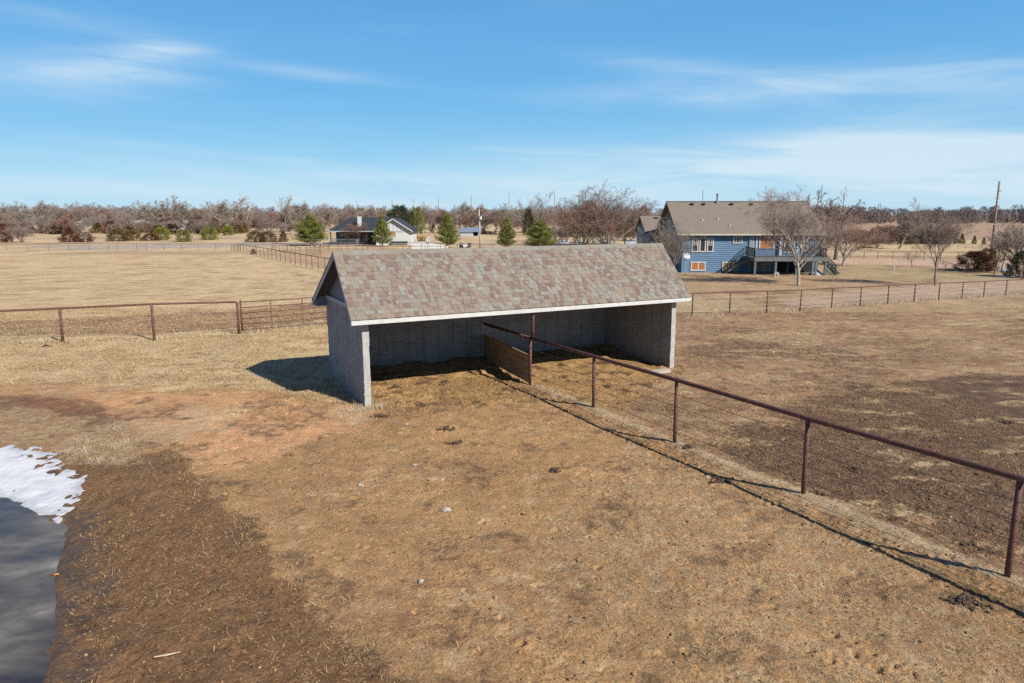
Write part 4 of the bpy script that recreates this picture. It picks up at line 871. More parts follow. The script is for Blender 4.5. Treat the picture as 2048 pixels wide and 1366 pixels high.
def proto(kind):
    if kind in PROTO: return PROTO[kind]
    P = dict(
        maple=dict(seed=1, trunk_h=.17, kids=(10, 8, 6, 5, 3), spread=(34, 30, 34, 38, 40), tw=.010, r0=.17, first_len=5.2, up=.10),
        maple2=dict(seed=12, trunk_h=.24, kids=(9, 8, 6, 5, 3), spread=(28, 30, 34, 38, 40), tw=.010, r0=.13, first_len=5.2, up=.14),
        haze=dict(seed=2, trunk_h=.2, kids=(9, 7, 6, 5, 2), spread=(42, 40, 42, 45, 45), tw=.034, r0=.2, up=.06),
        haze2=dict(seed=3, trunk_h=.15, kids=(9, 7, 6, 5, 2), spread=(50, 42, 42, 45, 45), tw=.036, r0=.2, up=.05),
        elm=dict(seed=4, trunk_h=.22, kids=(7, 6, 5, 4, 2), spread=(35, 34, 38, 40, 45), tw=.034, r0=.42, up=.08, jit=.2),
        dead=dict(seed=5, trunk_h=.30, kids=(5, 4, 4, 3), spread=(42, 34, 40, 45, 45), tw=.05, r0=.5, up=.10, jit=.24, ratio=(.6, .62, .6, .55, .5)),
        dead2=dict(seed=8, trunk_h=.34, kids=(6, 5, 4, 3), spread=(36, 36, 40, 45, 45), tw=.05, r0=.46, up=.12, jit=.24, ratio=(.6, .6, .6, .55, .5)),
        thicket=dict(seed=6, kids=(0, 7, 5, 5, 3), spread=(30, 32, 36, 40, 45), tw=.014, r0=.12, stems=11, first_len=5.5, up=.07),
        shrub=dict(seed=7, kids=(0, 6, 6, 4, 2), spread=(30, 32, 36, 40, 45), tw=.02, r0=.08, stems=12, first_len=4.5, up=.03),
        poplar=dict(seed=9, trunk_h=.5, kids=(14, 7, 5, 3), spread=(30, 26, 30, 40), tw=.03, r0=.22, first_len=3.6, up=.22),
        sparse=dict(seed=10, trunk_h=.3, kids=(7, 5, 4, 3), spread=(40, 34, 38, 40), tw=.016, r0=.12, first_len=4, up=.08),
    )[kind]
    T, C = bare_proto(**P); PROTO[kind] = (T, C, {}); return PROTO[kind]
MESHES = {}
def tree_mesh(kind, which, m):
    key = (kind, which, m.name)
    if key not in MESHES:
        T, C, _ = proto(kind); me = (T if which == 'trunk' else C).build(which, m, smooth=True); MESHES[key] = me.data; bpy.data.objects.remove(me)
    return MESHES[key]
def put(name, cat, meshes, loc, sc, rz, label, group=None):
    root = empty(name, loc, rz, label, cat, group); root.scale = sc
    for nm, me in meshes:
        o = bpy.data.objects.new(nm, me); COL.objects.link(o); o.parent = root
    return root
def bare(kind, u, vb, vt, wpx, label, tm=None, bm=None, group=None, Y=None, name='bare_tree', rz=None):
    P = G(u, vb) if Y is None else Vector((AT(u, 430, Y).x, Y, 0)); P.z = hz(P.x, P.y) if P.y < 200 else 0
    H = ZAT(u, vt, P) - P.z; W = wpx / F * P.y
    return put(name, 'shrub' if name == 'bare_shrub' else 'tree', [('trunk', tree_mesh(kind, 'trunk', bm or bark)), ('crown', tree_mesh(kind, 'crown', tm or twig_m))], P, (W / 10, W / 10, H / 10), rnd.uniform(0, 6.28) if rz is None else rz, label, group)

# ------------------------------------------------------------------ evergreens
def slivers(C, c, d, ln, wd, rg, var):
    """c centres (n,3), d directions (n,3): thin pointed leaf quads"""
    n = len(c); d = d / (np.linalg.norm(d, axis=1)[:, None] + 1e-9); r = rg.normal(size=(n, 3)); s = np.cross(d, r); s /= np.linalg.norm(s, axis=1)[:, None] + 1e-9
    ln = np.broadcast_to(ln, (n,))[:, None]; wd = np.broadcast_to(wd, (n,))[:, None]
    V = np.stack([c - d * ln * .5, c + s * wd * .5, c + d * ln * .5, c - s * wd * .5], 1).reshape(-1, 3)
    C.add(V, np.arange(n * 4).reshape(-1, 4), np.repeat(np.broadcast_to(var, (n,)), 4))
def evergreen_proto(seed, kind):
    rg = np.random.default_rng(seed); T = MB(); C = MB(); H = 6.0; W = 5.0
    if kind in ('pine', 'pine2'):
        T.tube([(0, 0, 0), (0.05, 0, 2), (0, .05, 4), (0, 0, 5.7)], [.14, .11, .07, .02], 6)
        for k in range(150):
            t = rg.uniform(.13, 1) ** .9; z = t * H; prof = (1 - ((t - .13) / .87) ** (1.6 if kind == 'pine' else 2.6)) * min(1, (t - .05) / .16 + .15); L_ = W / 2 * prof * rg.uniform(.65, 1.12) + .15; az = rg.uniform(0, 6.28); el = rg.uniform(-.05, .45) + t * .5
            d = np.array([math.cos(az) * math.cos(el), math.sin(az) * math.cos(el), math.sin(el)]); z0 = max(.4, z - L_ * math.sin(el) * .8)
            T.tube([(0, 0, z0), tuple(np.array([0, 0, z0]) + d * L_ * .9)], [.03, .01], 3, caps=False)
            nc = max(2, int(L_ / .28))
            for j in range(nc):
                f = .3 + .75 * (j + rg.uniform(0, 1)) / nc; c = np.array([0, 0, z0]) + d * L_ * f + rg.normal(0, .12, 3); m_ = 26
                pts = c + rg.normal(0, .16, (m_, 3)) * np.array([1, 1, .8]); dr = rg.normal(0, .6, (m_, 3)) + d * .5 + np.array([0, 0, .5])
                slivers(C, pts, dr, rg.uniform(.18, .32, m_), .055, rg, np.clip(rg.uniform(.1, .9) + rg.normal(0, .1, m_), 0, 1))
    else:                                        # cedar / juniper masses
        T.tube([(0, 0, 0), (0, 0, 3.5)], [.16, .05], 6)
        nb = 340
        for k in range(nb):
            if kind == 'cone': t = rg.uniform(0, 1); z = .15 + t * 5.7; rr = W / 2 * (1 - t) ** .75 * (.55 + .45 * min(1, t / .12 + .3))
            elif kind == 'wide': t = rg.uniform(0, 1); z = .1 + t * 5.4; rr = W / 2 * math.sqrt(max(.03, 1 - (t * .98) ** 2.2))
            else: t = rg.uniform(0, 1); z = .2 + t * 5.6; rr = W / 2 * (1 - abs(t * 1.25 - .35) ** 2.0 * .75)
            az = rg.uniform(0, 6.28); lump = 1 + .22 * math.sin(az * 3 + seed) * math.sin(z * 2.1 + seed) ; r = rr * lump * math.sqrt(rg.uniform(.25, 1.0)) * rg.uniform(.85, 1.12)
            c = np.array([math.cos(az) * r, math.sin(az) * r, z]); d = np.array([math.cos(az) * .8, math.sin(az) * .8, .75]); m_ = 34
            pts = c + rg.normal(0, .15, (m_, 3)) + d * rg.uniform(-.25, .3, (m_, 1)); dr = d + rg.normal(0, .45, (m_, 3))
            slivers(C, pts, dr, rg.uniform(.2, .42, m_), .06, rg, np.clip(rg.uniform(.1, .9) + rg.normal(0, .12, m_), 0, 1))
    return T, C
EV = {}
def ever(kind, u, vb, vt, wpx, label, m, name='pine_tree', cat='tree', group=None, Y=None):
    if kind not in EV: EV[kind] = evergreen_proto({'pine': 3, 'pine2': 4, 'cone': 5, 'wide': 6, 'oval': 7}[kind], kind)
    for which in ('trunk', 'crown'):
        key = (kind, which, m.name)
        if key not in MESHES:
            o = EV[kind][0 if which == 'trunk' else 1].build(which, bark if which == 'trunk' else m); MESHES[key] = o.data; bpy.data.objects.remove(o)
    P = G(u, vb) if Y is None else Vector((AT(u, 430, Y).x, Y, 0)); H = ZAT(u, vt, P); W = wpx / F * P.y
    return put(name, cat, [('trunk', MESHES[(kind, 'trunk', m.name)]), ('crown', MESHES[(kind, 'crown', m.name)])], P, (W / 5, W / 5, H / 6), rnd.uniform(0, 6.28), label, group)

# pines around the white house
ever('pine2', 622, 491, 430, 64, 'large round crowned pine left of the white house', pine_m)
ever('pine', 765, 493, 431, 43, 'cone shaped pine hiding the left part of the white gable', pine_m)
ever('pine', 895, 495, 430, 50, 'tall cone shaped pine right of the white retaining wall', pine_m)
ever('pine', 1014, 497, 437, 46, 'dark green pine with a short bare trunk right of the utility pole', pine_m)
ever('pine2', 1080, 499, 441, 64, 'broad bushy pine right behind the middle of the shelter ridge', pine_m)
# cedars and shrubs along the left lane
ever('oval', 6, 485, 446, 36, 'rusty red cedar bush cut by the left edge of the view', cedar_red, 'cedar_bush', 'bush')
ever('cone', 140, 484, 454, 42, 'dark red cedar bush behind the fence at left', cedar_red, 'cedar_bush', 'bush')
ever('oval', 168, 484, 463, 36, 'lower brown red bush touching the dark red cedar', cedar_red, 'cedar_bush', 'bush')
ever('wide', 238, 482, 456, 42, 'olive tinged half of the wide cedar clump behind the left fence', cedar_ol, 'cedar_bush', 'bush')
ever('wide', 264, 481, 460, 38, 'rusty half of the wide cedar clump behind the left fence', cedar_ol, 'cedar_bush', 'bush')
ever('wide', 302, 481, 466, 36, 'low red brown bush beside the small bright green tree', cedar_red, 'cedar_bush', 'bush')
ever('oval', 324, 480, 454, 32, 'small bright green tree beside a low red brown bush', pine_br)
ever('oval', 368, 484, 458, 29, 'grey green young pine standing in the pale lawn', pine_m)
ever('oval', 420, 480, 454, 34, 'bright green rounded pine on the pale lawn', pine_br)
ever('oval', 457, 471, 451, 22, 'small green round tree right of the bright rounded pine', pine_br)
ever('wide', 512, 484, 461, 38, 'left part of the brown cedar hedge clump near the meadow corner', cedar_brn, 'cedar_bush', 'bush')
ever('wide', 536, 484, 462, 38, 'right part of the brown cedar hedge clump near the meadow corner', cedar_brn, 'cedar_bush', 'bush')
ever('cone', 567, 484, 461, 22, 'single narrow brown cedar right of the brown hedge clump', cedar_brn, 'cedar_bush', 'bush')
ever('wide', 735, 488.5, 474, 22, 'small green bush beneath the dark porch of the white house', pine_br, 'green_bush', 'bush')
ever('wide', 507, 509, 497, 10, 'tiny dry reddish bush inside the receding fence', cedar_red, 'dry_bush', 'bush')
bare('shrub', 44, 485, 452, 46, 'grey leafless spreading shrub between the red cedars at far left', twig_m, name='bare_shrub')
bare('poplar', 76, 466, 402, 44, 'pale slender white barked tree left of the dark red cedar', twig_m, bark_pale)
bare('sparse', 173, 493, 456, 22, 'thin leaning sapling at the fence in front of the brown red bush', twig_grey, bark_pale)
bare('shrub', 712, 488.5, 446, 54, 'rounded mauve leafless tree in front of the porch', twig_red)
for u, w_ in ((839, 20), (849, 16)):
    pass
g_ = MB(); rg2 = np.random.default_rng(77); P = G(844, 488); n = 900
az = rg2.uniform(0, 6.28, n); r = rg2.uniform(0, 1, n) ** .6 * 1.0; ccc = np.stack([np.cos(az) * r, np.sin(az) * r * .8, .7 + rg2.uniform(0, .8, n)], 1); slivers(g_, ccc, np.stack([np.cos(az) * r * .5, np.sin(az) * r * .5, np.full(n, 1.2)], 1), rg2.uniform(.5, 1.1, n), .08, rg2, rg2.uniform(0, 1, n))
tag(g_.build('pampas_grass', plume_m, loc=P), 'clump of golden pampas grass right of the white house', 'grass clump')
# mid-row dark cedars under the left tree belt
for k, (u, t, w_) in enumerate([(64, 452, 26), (92, 449, 24), (118, 448, 30), (196, 446, 34), (222, 440, 28), (112, 442, 18), (292, 443, 30), (316, 449, 28), (345, 447, 26), (385, 443, 34), (404, 449, 24), (432, 436, 22), (446, 446, 30), (476, 448, 26), (10, 436, 24), (488, 445, 24), (962, 456, 22), (976, 462, 22), (152, 450, 24), (262, 448, 28)]):
    ever(['cone', 'wide', 'oval'][k % 3], u, 466 + (k % 3), t, w_, 'dark cedar standing in the belt at the edge of the pale lawn', [cedar_red, cedar_brn, cedar_dk, cedar_ol][k % 4], 'cedar_tree', group='dark cedars at the foot of the left tree belt')
# the belt of bare trees from left to the blue house
rb = random.Random(21)
bare('dead', 466, 466, 391, 84, 'large dead tree with thick bare limbs, right of a twin, in the left tree belt', twig_grey, bark_pale, rz=.5)
bare('dead2', 434, 466, 400, 66, 'leaning dead tree with thick pale limbs just left of the larger dead tree', twig_grey, bark_pale, rz=2.2)
bare('dead2', 566, 470, 391, 38, 'tall dead tree with a straight trunk and knobby limbs right of the brown hedge', twig_grey, bark)
bare('elm', 366, 468, 394, 66, 'pale branching tree above the white house ends in the left belt', twig_grey, bark_pale)
bare('elm', 28, 452, 403, 46, 'dark spreading tree behind the small white house at far left', twig_m, bark)
bare('poplar', 610, 462, 404, 40, 'pale grey tree behind the large round pine', twig_grey, bark_pale)
bare('elm', 648, 464, 410, 44, 'grey bare tree over the left end of the dark roof', twig_grey, bark)
bare('dead', 1047, 470, 399, 30, 'slim dead tree with a kinked trunk behind the dark green pine', twig_grey, bark)
bare('dead2', 1076, 470, 399, 40, 'dead tree with stubby forks above the broad bushy pine', twig_grey, bark)
ever('oval', 1057, 470, 416, 20, 'grey green conifer between the two slim dead trees', cedar_dk, 'conifer_tree')
ever('wide', 800, 468, 408, 58, 'wide dark evergreen rising behind the white gable', cedar_dk, 'conifer_tree')
ever('oval', 834, 468, 413, 30, 'dark evergreen right of the wide one behind the white gable', pine_m, 'conifer_tree')
ever('oval', 703, 455, 416, 24, 'left dark evergreen top showing over the dark roof', pine_m, 'conifer_tree')
ever('oval', 722, 455, 415, 20, 'right dark evergreen top showing over the dark roof', pine_m, 'conifer_tree')
bare('elm', 318, 464, 403, 60, 'grey bare tree between the red bush and the pale branching tree in the left belt', twig_grey, bark)
bare('elm', 492, 464, 405, 50, 'grey bare tree touching the right side of the larger dead tree', twig_grey, bark_pale)
bare('elm', 988, 468, 408, 56, 'grey spreading bare tree just right of the utility pole', twig_grey, bark)
bare('poplar', 918, 466, 405, 44, 'pale grey bare tree behind the tall cone shaped pine', twig_grey, bark_pale)
belt = 'bare trees of the far tree belt'
lbl = {'L': 'ordinary mid height leafless tree in the belt left of the large round pine', 'M': 'ordinary mid height leafless tree in the belt between the round pine and the utility pole', 'N': 'ordinary mid height leafless tree in the belt between the utility pole and the blue house'}
def belt_tree(u, vb, vt, w_, zone, kinds=('haze', 'haze2', 'elm', 'haze', 'poplar')):
    k = rb.choice(kinds); tm = rb.choice([twig_m, twig_red, twig_m, twig_grey, twig_m]); bare(k, u, vb, vt, w_, lbl[zone], tm, rb.choice([bark, bark, bark_pale]), belt + {'L': ' at left', 'M': ' in the middle', 'N': ' before the blue house'}[zone])
u = -60
while u < 640:
    belt_tree(u, rb.uniform(452, 464), rb.choice([406, 411, 416, 420, 425]) + rb.uniform(-4, 5), rb.uniform(34, 62), 'L'); u += rb.uniform(9, 17)
u = 0
while u < 640:
    belt_tree(u, rb.uniform(464, 469), rb.uniform(428, 446), rb.uniform(24, 40), 'L', ('haze', 'haze2', 'shrub')); u += rb.uniform(16, 30)
u = 650
while u < 965:
    belt_tree(u, rb.uniform(456, 468), rb.choice([408, 412, 414, 418]) + rb.uniform(-3, 5), rb.uniform(30, 50), 'M'); u += rb.uniform(9, 16)
u = 968
while u < 1300:
    belt_tree(u, rb.uniform(460, 474), rb.choice([412, 416, 420, 424]) + rb.uniform(-4, 6), rb.uniform(32, 54), 'N'); u += rb.uniform(9, 16)
u = 1100
while u < 1300:
    belt_tree(u, rb.uniform(480, 488), rb.uniform(440, 456), rb.uniform(26, 40), 'N', ('shrub', 'haze2')); u += rb.uniform(12, 20)
bare('thicket', 1216, 493, 376, 176, 'big many stemmed bare tree fanning out left of the blue house', twig_m, bark_pale, rz=1.0)
bare('thicket', 1166, 494, 394, 120, 'wide reddish bare tree just left of the big many stemmed tree', twig_red, bark)
bare('haze', 1250, 489, 428, 70, 'low reddish bare tree under the big fanning tree', twig_red, bark)
# trees by the blue house
bare('maple', 1597, 571, 383, 158, 'full bare maple on the lawn in front of the deck', twig_m, bark_pale, rz=2.6)
bare('maple2', 1870, 571, 408, 100, 'slender bare maple alone behind the right fence', twig_m, bark, rz=1.2)
bare('thicket', 1340, 560, 440, 80, 'grey bare tree with upright stems at the left corner of the blue house', twig_grey, bark_pale, Y=70.0)
bare('maple', 1686, 532, 434, 120, 'reddish many branched bare tree right of the deck stairs', twig_red, bark_pale, rz=2)
bare('elm', 1642, 500, 386, 90, 'dark limbed bare tree behind the right end of the blue house roof', twig_m, bark, Y=92)
bare('dead', 1678, 500, 384, 64, 'bare tree with long forked limbs rising right of the blue house roof', twig_m, bark, Y=95)
bare('elm', 1553, 500, 383, 66, 'branch tips of a bare tree showing above the blue house ridge', twig_grey, bark, Y=96)
bare('poplar', 1799, 497, 425, 66, 'pale barked bare tree in front of the dark evergreens on the right', twig_m, bark_pale)
bare('sparse', 1824, 534, 503, 40, 'small leafless sapling at the edge of the dirt drive', twig_m, bark)
bare('sparse', 1891, 538.5, 519, 30, 'tiny leafless sapling right of the slender maple', twig_m, bark)
bare('shrub', 1754, 495, 468, 34, 'low leafless shrub in front of the dark evergreens on the right', twig_m, name='bare_shrub')
bare('sparse', 1988, 549, 440, 80, 'thin bare tree in front of the leaning tall pole', twig_m, bark)
bare('sparse', 2002, 545, 470, 56, 'crooked small bare tree right of the wide dark red bush', twig_m, bark)
bare('elm', 2038, 548, 445, 84, 'bare tree growing over the dark bush at the right edge', twig_m, bark)
ever('wide', 1948, 541, 500, 68, 'wide dark red cedar bush beside the drive on the right', cedar_red, 'cedar_bush', 'bush')
ever('wide', 1972, 540, 494, 44, 'grey brown half of the wide red bush on the right', cedar_brn, 'cedar_bush', 'bush')
ever('wide', 2047, 555, 498, 66, 'dark green bush cut by the right edge of the view', cedar_dk, 'cedar_bush', 'bush')
for k, (u, t, w_) in enumerate([(1700, 458, 26), (1722, 460, 30), (1744, 456, 26), (1772, 453, 34), (1788, 452, 30), (1812, 455, 34), (1834, 458, 32), (1856, 462, 34), (1882, 464, 34), (1902, 467, 26)]):
    ever(['wide', 'oval', 'cone'][k % 3], u, 483 + k % 3 + (4 if u > 1800 else 0), t, w_, 'dark evergreen in the row at the edge of the brown field on the right', [cedar_dk, cedar_dk, cedar_brn][k % 3], 'cedar_tree', group='dark evergreens along the brown field')
ever('cone', 1923, 488, 467, 14, 'first and tallest of three tiny pines by the brown field', cedar_ol); ever('cone', 1948, 488, 471, 10, 'middle of three tiny pines by the brown field', cedar_ol); ever('cone', 1967, 489, 474, 9, 'last of three tiny pines by the brown field', cedar_ol)
for k, u in enumerate([1712, 1734, 1762, 1778, 1806, 1826, 1846, 1868, 1896]):
    bare('haze2', u, 487, rb.uniform(446, 462), rb.uniform(34, 50), 'leafless tree among the dark evergreens by the brown field', rb.choice([twig_m, twig_red]), bark, 'leafless trees along the brown field')
# far woods as a mass
def woods(x_ranges, Y0, Y1, n, H, m, name, seed):
    rg = np.random.default_rng(seed); C = MB()
    for (x0, x1) in x_ranges:
        nt_ = int((x1 - x0) / 4.2); 
        for k in range(int(nt_ * 2.6)):
            cx = x0 + (x1 - x0) * (k + rg.uniform(0, 1)) / int(nt_ * 2.6); cy = rg.uniform(Y0, Y1); h = H * rg.uniform(.7, 1.08) * (1 + .12 * math.sin(cx / 23)); w_ = rg.uniform(5, 9); k_ = n
            th_ = rg.uniform(0, 6.28, k_); q = np.sqrt(rg.uniform(0, 1, k_)); zz = rg.uniform(0, 1, k_) ** .8
            rr = w_ / 2 * np.sqrt(np.clip(1 - ((zz - .55) / .55) ** 2, .1, 1)) * q; c = np.stack([cx + np.cos(th_) * rr, cy + np.sin(th_) * rr, zz * h], 1)
            d = np.stack([np.cos(th_) * .5, np.sin(th_) * .5, np.full(k_, 1.0)], 1) + rg.normal(0, .3, (k_, 3)); slivers(C, c, d, rg.uniform(.9, 2.2, k_), .22, rg, np.clip(rg.uniform(.2, .8) + rg.normal(0, .1, k_), 0, 1))
            C.tube([(cx, cy, 0), (cx, cy, h * .6)], [.3, .1], 3, caps=False, var=.3)
    o = C.build(name, m); return o
tag(woods([(105, 470)], 424, 480, 420, 9.6, mat('woods_mauve', (.20, .16, .16), (.14, .115, .12), .95, .05, var=.3), 'woods', 31), 'dark leafless woods along the horizon beyond the brown field', kind='stuff')
tag(woods([(-420, 200)], 385, 430, 190, 9.4, mat('woods_brown', (.17, .125, .115), (.12, .09, .085), .95, .05, var=.3), 'woods', 32), 'leafless woods on the horizon behind the tree belt', kind='stuff')

# ------------------------------------------------------------------ poles and pylons
def upole(u, vb, vt, label, m, lean=0.0, r=.15, arms=(), ut=None):
    P = G(u, vb); H = ZAT(u, vt, P); top = AT(ut, vt, P.y) if ut is not None else Vector((P.x, P.y, H)); root = empty('utility_pole', P, 0, label, 'utility pole')
    MB().tube([(0, 0, -.3), (top.x - P.x, 0, H)], [r, r * .65], 8).build('pole', m, root, smooth=True)
    for (f, w_, m2) in arms:
        x_ = (top.x - P.x) * f; MB().bar((x_ - w_[0], -.1, H * f), (x_ + w_[1], -.1, H * f), .09, .09).build('crossarm', m2, root)
    return root
upole(1981, 520, 363, 'tall leaning brown utility pole on the right horizon', pole_m, ut=1999, r=.17, arms=((.88, (.05, .35), pole_m), (.79, (.35, .1), pole_m), (.76, (.12, .12), white_paint), (.69, (.05, .3), pole_m), (.46, (.4, .5), white_paint)))
r_ = upole(960.5, 497, 418, 'pale utility pole with a white transformer left of the dark green pine', pole_lt, ut=958, r=.15)
MB().tube([(.1, -.25, 5.0), (.1, -.25, 5.6)], .22, 8).build('transformer', white_paint, r_)
for k, (u, t) in enumerate([(715, 400), (748, 406), (785, 397.5), (828, 397), (877, 394), (942.5, 390), (1018, 386), (1109, 382), (1404, 380), (1640, 369)]):
    Yd = 430 - k * 14; P = AT(u, 430, Yd); z_ = AT(u, t, Yd).z
    root = empty('transmission_pole', (P.x, Yd, 0), 0, 'thin bare transmission pole rising above the distant trees on the horizon', 'transmission pole', 'transmission poles on the horizon')
    MB().tube([(0, 0, 0), (0, 0, z_)], [.2, .13], 6).build('pole', pole_m, root)
# stake in the lawn, kennel, junk behind the fence
p = GP(1787, 549); MB().bar((0, 0, -.1), (.02, 0, .95), .09, .05).build('wooden_stake', pole_lt, loc=p)
tag(bpy.data.objects['wooden_stake'], 'short pale wooden stake standing in the lawn by the slender maple', 'stake')
kn = empty('dog_kennel', G(668, 492), 0, 'grey wire panel kennel left of the porch of the white house', 'kennel')
for (x_, y_, a_) in ((-4.5, 0, 0), (-1.6, 0, 0), (1.3, 0, 0), (-4.5, 0, 90), (4.2, 0, 90)):
    m = MB(); 
    for k in range(13): m.box(k * .235 - .012, k * .235 + .012, -.012, .012, 0, 1.25)
    for z_ in (.05, .62, 1.25): m.box(0, 2.85, -.02, .02, z_ - .02, z_ + .02)
    o = m.build('mesh_panel', mat('galvanised', (.4, .42, .44), None, .4, 3, metal=.5) if 'galvanised' not in bpy.data.materials else bpy.data.materials['galvanised'], kn); o.location = (x_, y_, 0); o.rotation_euler = (0, 0, R(a_))
def bike(u, v, cm, label, rz):
    root = empty('bicycle', G(u, v), rz, label, 'bicycle')
    for x_ in (-.5, .5):
        MB().tube([(x_ + .33 * math.cos(t * math.pi / 8), 0, .34 + .33 * math.sin(t * math.pi / 8)) for t in range(17)], .03, 5, caps=False).build('wheel', black_m, root)
    MB().tube([(-.5, 0, .34), (-.15, 0, .85), (.38, 0, .85), (.5, 0, .34)], .03, 5).tube([(-.15, 0, .85), (0, 0, .34), (.38, 0, .85)], .03, 5).tube([(-.5, 0, .34), (0, 0, .34)], .025, 5).build('frame', cm, root)
    MB().bar((-.3, 0, .93), (-.05, 0, .93), .12, .05).build('saddle', black_m, root); MB().tube([(.36, -.25, .98), (.38, 0, .93), (.36, .25, .98)], .02, 5).build('handlebar', white_paint, root)
bike(630, 495, red_pl, 'red bicycle among the clutter below the kennel', .3); bike(640, 495.5, white_paint, 'white bicycle next to the red one below the kennel', -.2); bike(650, 495, red_pl, 'red bicycle nearest the shelter ridge below the kennel', .1)
bike(924, 496, red_pl, 'red bicycle by the tall pine right of the white wall', .1)
p = G(939, 497); cb = empty('utility_box', p, 0, 'brown upright utility cabinet left of the utility pole', 'utility box'); MB().box(-.28, .28, -.2, .2, 0, .92).build('housing', mat('cabinet_brown', (.10, .09, .07), None, .7, 3), cb); MB().box(-.3, .3, -.23, .22, .92, .97).build('lid', black_m, cb)
# trampoline-like low mower parked by the wall
mw = empty('lawn_tractor', G(928, 497), .2, 'small lawn tractor with white deck parked beside the tall pine', 'lawn tractor')
MB().box(-.2, .9, -.3, .3, .35, .75).build('hood', white_paint, mw); MB().box(-.7, -.2, -.35, .35, .3, .6).build('body', black_m, mw); MB().box(-.7, -.55, -.22, .22, .6, 1.0).build('seat', black_m, mw)
for (x_, r_) in ((-.5, .3), (.6, .2)):
    for y_ in (-.4, .3): MB().tube([(x_, y_, r_), (x_, y_ + .12, r_)], r_, 10).build('wheel', black_m, mw)

# snow patches lying far off
def patch(px, m=snow_m, t=.06, seed=0):
    pl = [(p.x, p.y) for p in (G(u, v) for u, v in px)]; c = np.mean(pl, 0); rg = np.random.default_rng(seed); out = []
    for i in range(len(pl)):
        a, b = np.array(pl[i]), np.array(pl[(i + 1) % len(pl)])
        for k in range(5): q = a + (b - a) * k / 5; out.append(tuple(q + (q - c) * rg.uniform(-.06, .08)))
    V = [(x, y, hz(x, y) - .02) for x, y in out] + [((x - c[0]) * .93 + c[0], (y - c[1]) * .93 + c[1], hz(x, y) + t) for x, y in out] + [(c[0], c[1], hz(*c) + t * 1.4)]; n = len(out); m_ = MB(); m_.add(V, [(i, (i + 1) % n, n + (i + 1) % n, n + i) for i in range(n)]); m_.F.append(np.array([(n + i, n + (i + 1) % n, 2 * n) for i in range(n)])); return m_
PT = MB()
for i_, px in enumerate([[(1992, 541), (2010, 536), (2032, 538), (2034, 543), (2000, 545)], [(1994, 553), (2010, 550), (2026, 551), (2030, 554), (2004, 555)], 
    [(1110, 489), (1125, 480), (1140, 481), (1136, 490)], [(1146, 489), (1158, 479), (1176, 481), (1172, 490)], [(1196, 489), (1208, 477), (1222, 480), (1226, 490)], [(1246, 489), (1262, 478), (1290, 480), (1292, 489)]]):
    q_ = patch(px, seed=i_)
    for Vx, Fx in zip(q_.V, [None]): b_ = PT.n; PT.V.append(Vx); PT.A.append(np.full(len(Vx), .5, np.float32)); PT.n += len(Vx); [PT.F.append(f + b_) for f in q_.F]
tag(PT.build('snow', snow_m, smooth=True), 'thin patches of old snow lying on shaded ground far off', kind='stuff')

# ------------------------------------------------------------------ near ground clutter
def lump(rad, seed, flat=.6, rough=.3, nu=10, nv=7):
    rg = np.random.default_rng(seed); V = []; 
    for i in range(nv + 1):
        ph = math.pi * i / nv
        for j in range(nu): t = 2 * math.pi * j / nu; V.append((math.sin(ph) * math.cos(t), math.sin(ph) * math.sin(t), math.cos(ph) * flat))
    V = np.array(V) * rad; n = fbm(V[:, 0] / rad * 1.3 + seed, V[:, 1] / rad * 1.3 + V[:, 2] / rad * 2.1, 3, seed % 50); V *= (1 + rough * n)[:, None]
    Fq = [(i * nu + j, (i + 1) * nu + j, (i + 1) * nu + (j + 1) % nu, i * nu + (j + 1) % nu) for i in range(nv) for j in range(nu)]
    return V, Fq
def hf(x, y): return float(hgt(np.array([x]), np.array([y]))[0])
rocks = [(893, 1022, .085, 'largest pale stone on the bare dirt in the middle of the paddock'), (842, 1166, .05, 'pale stone nearest the camera on the bare dirt'), (722, 971, .065, 'flat pale stone left of the largest stone on the dirt'),
         (830, 930, .05, 'small tan stone behind the largest pale stone'), (813, 847, .06, 'small white stone in front of the left shelter bay'), (1380, 786, .05, 'small orange stone beyond the middle fence near the slab')]
for k, (u, v, r, lb_) in enumerate(rocks):
    p = G(u, v); V, Fq = lump(r, 40 + k, .55, .35); m = MB(); m.add(V * np.array([1.25, .85, 1]), Fq); o = m.build('stone', rock_m, loc=(p.x, p.y, hf(p.x, p.y) + r * .3)); o.rotation_euler = (0, 0, k * 1.3); tag(o, lb_, 'stone', 'stones on the dirt')
piles = [(893, 857, 14, 'dark dung pile in front of the left shelter bay'), (912, 886, 9, 'scattered dung just below the dark pile in front of the left bay'), (762, 832, 14, 'dung crumbs beside the white wall end of the shelter'), (790, 776, 12, 'dung inside the left shelter bay near the wall'),
         (890, 765, 9, 'dung in the middle of the left shelter bay'), (1122, 732, 10, 'dark dung lump inside the right shelter bay'), (1216, 773, 9, 'dung spot on the muck in front of the right bay'), (1712, 942, 14, 'black dung pile beyond the middle fence in the dark mud'),
         (1640, 993, 12, 'dung by the foot of the fourth fence post'), (1376, 902, 12, 'dung lump beside the second shaded post of the middle fence'), (1935, 1205, 24, 'long trampled dung patch by the lower right fence shadow'), (92, 693, 10, 'brown dung heap in the straw by the left fence'), (1440, 965, 16, 'dung scattered across the fence shadow'), (1108, 942, 7, 'small dark hoof clod in the middle of the paddock'), (2012, 845, 12, 'dark dung spot far out in the right paddock')]
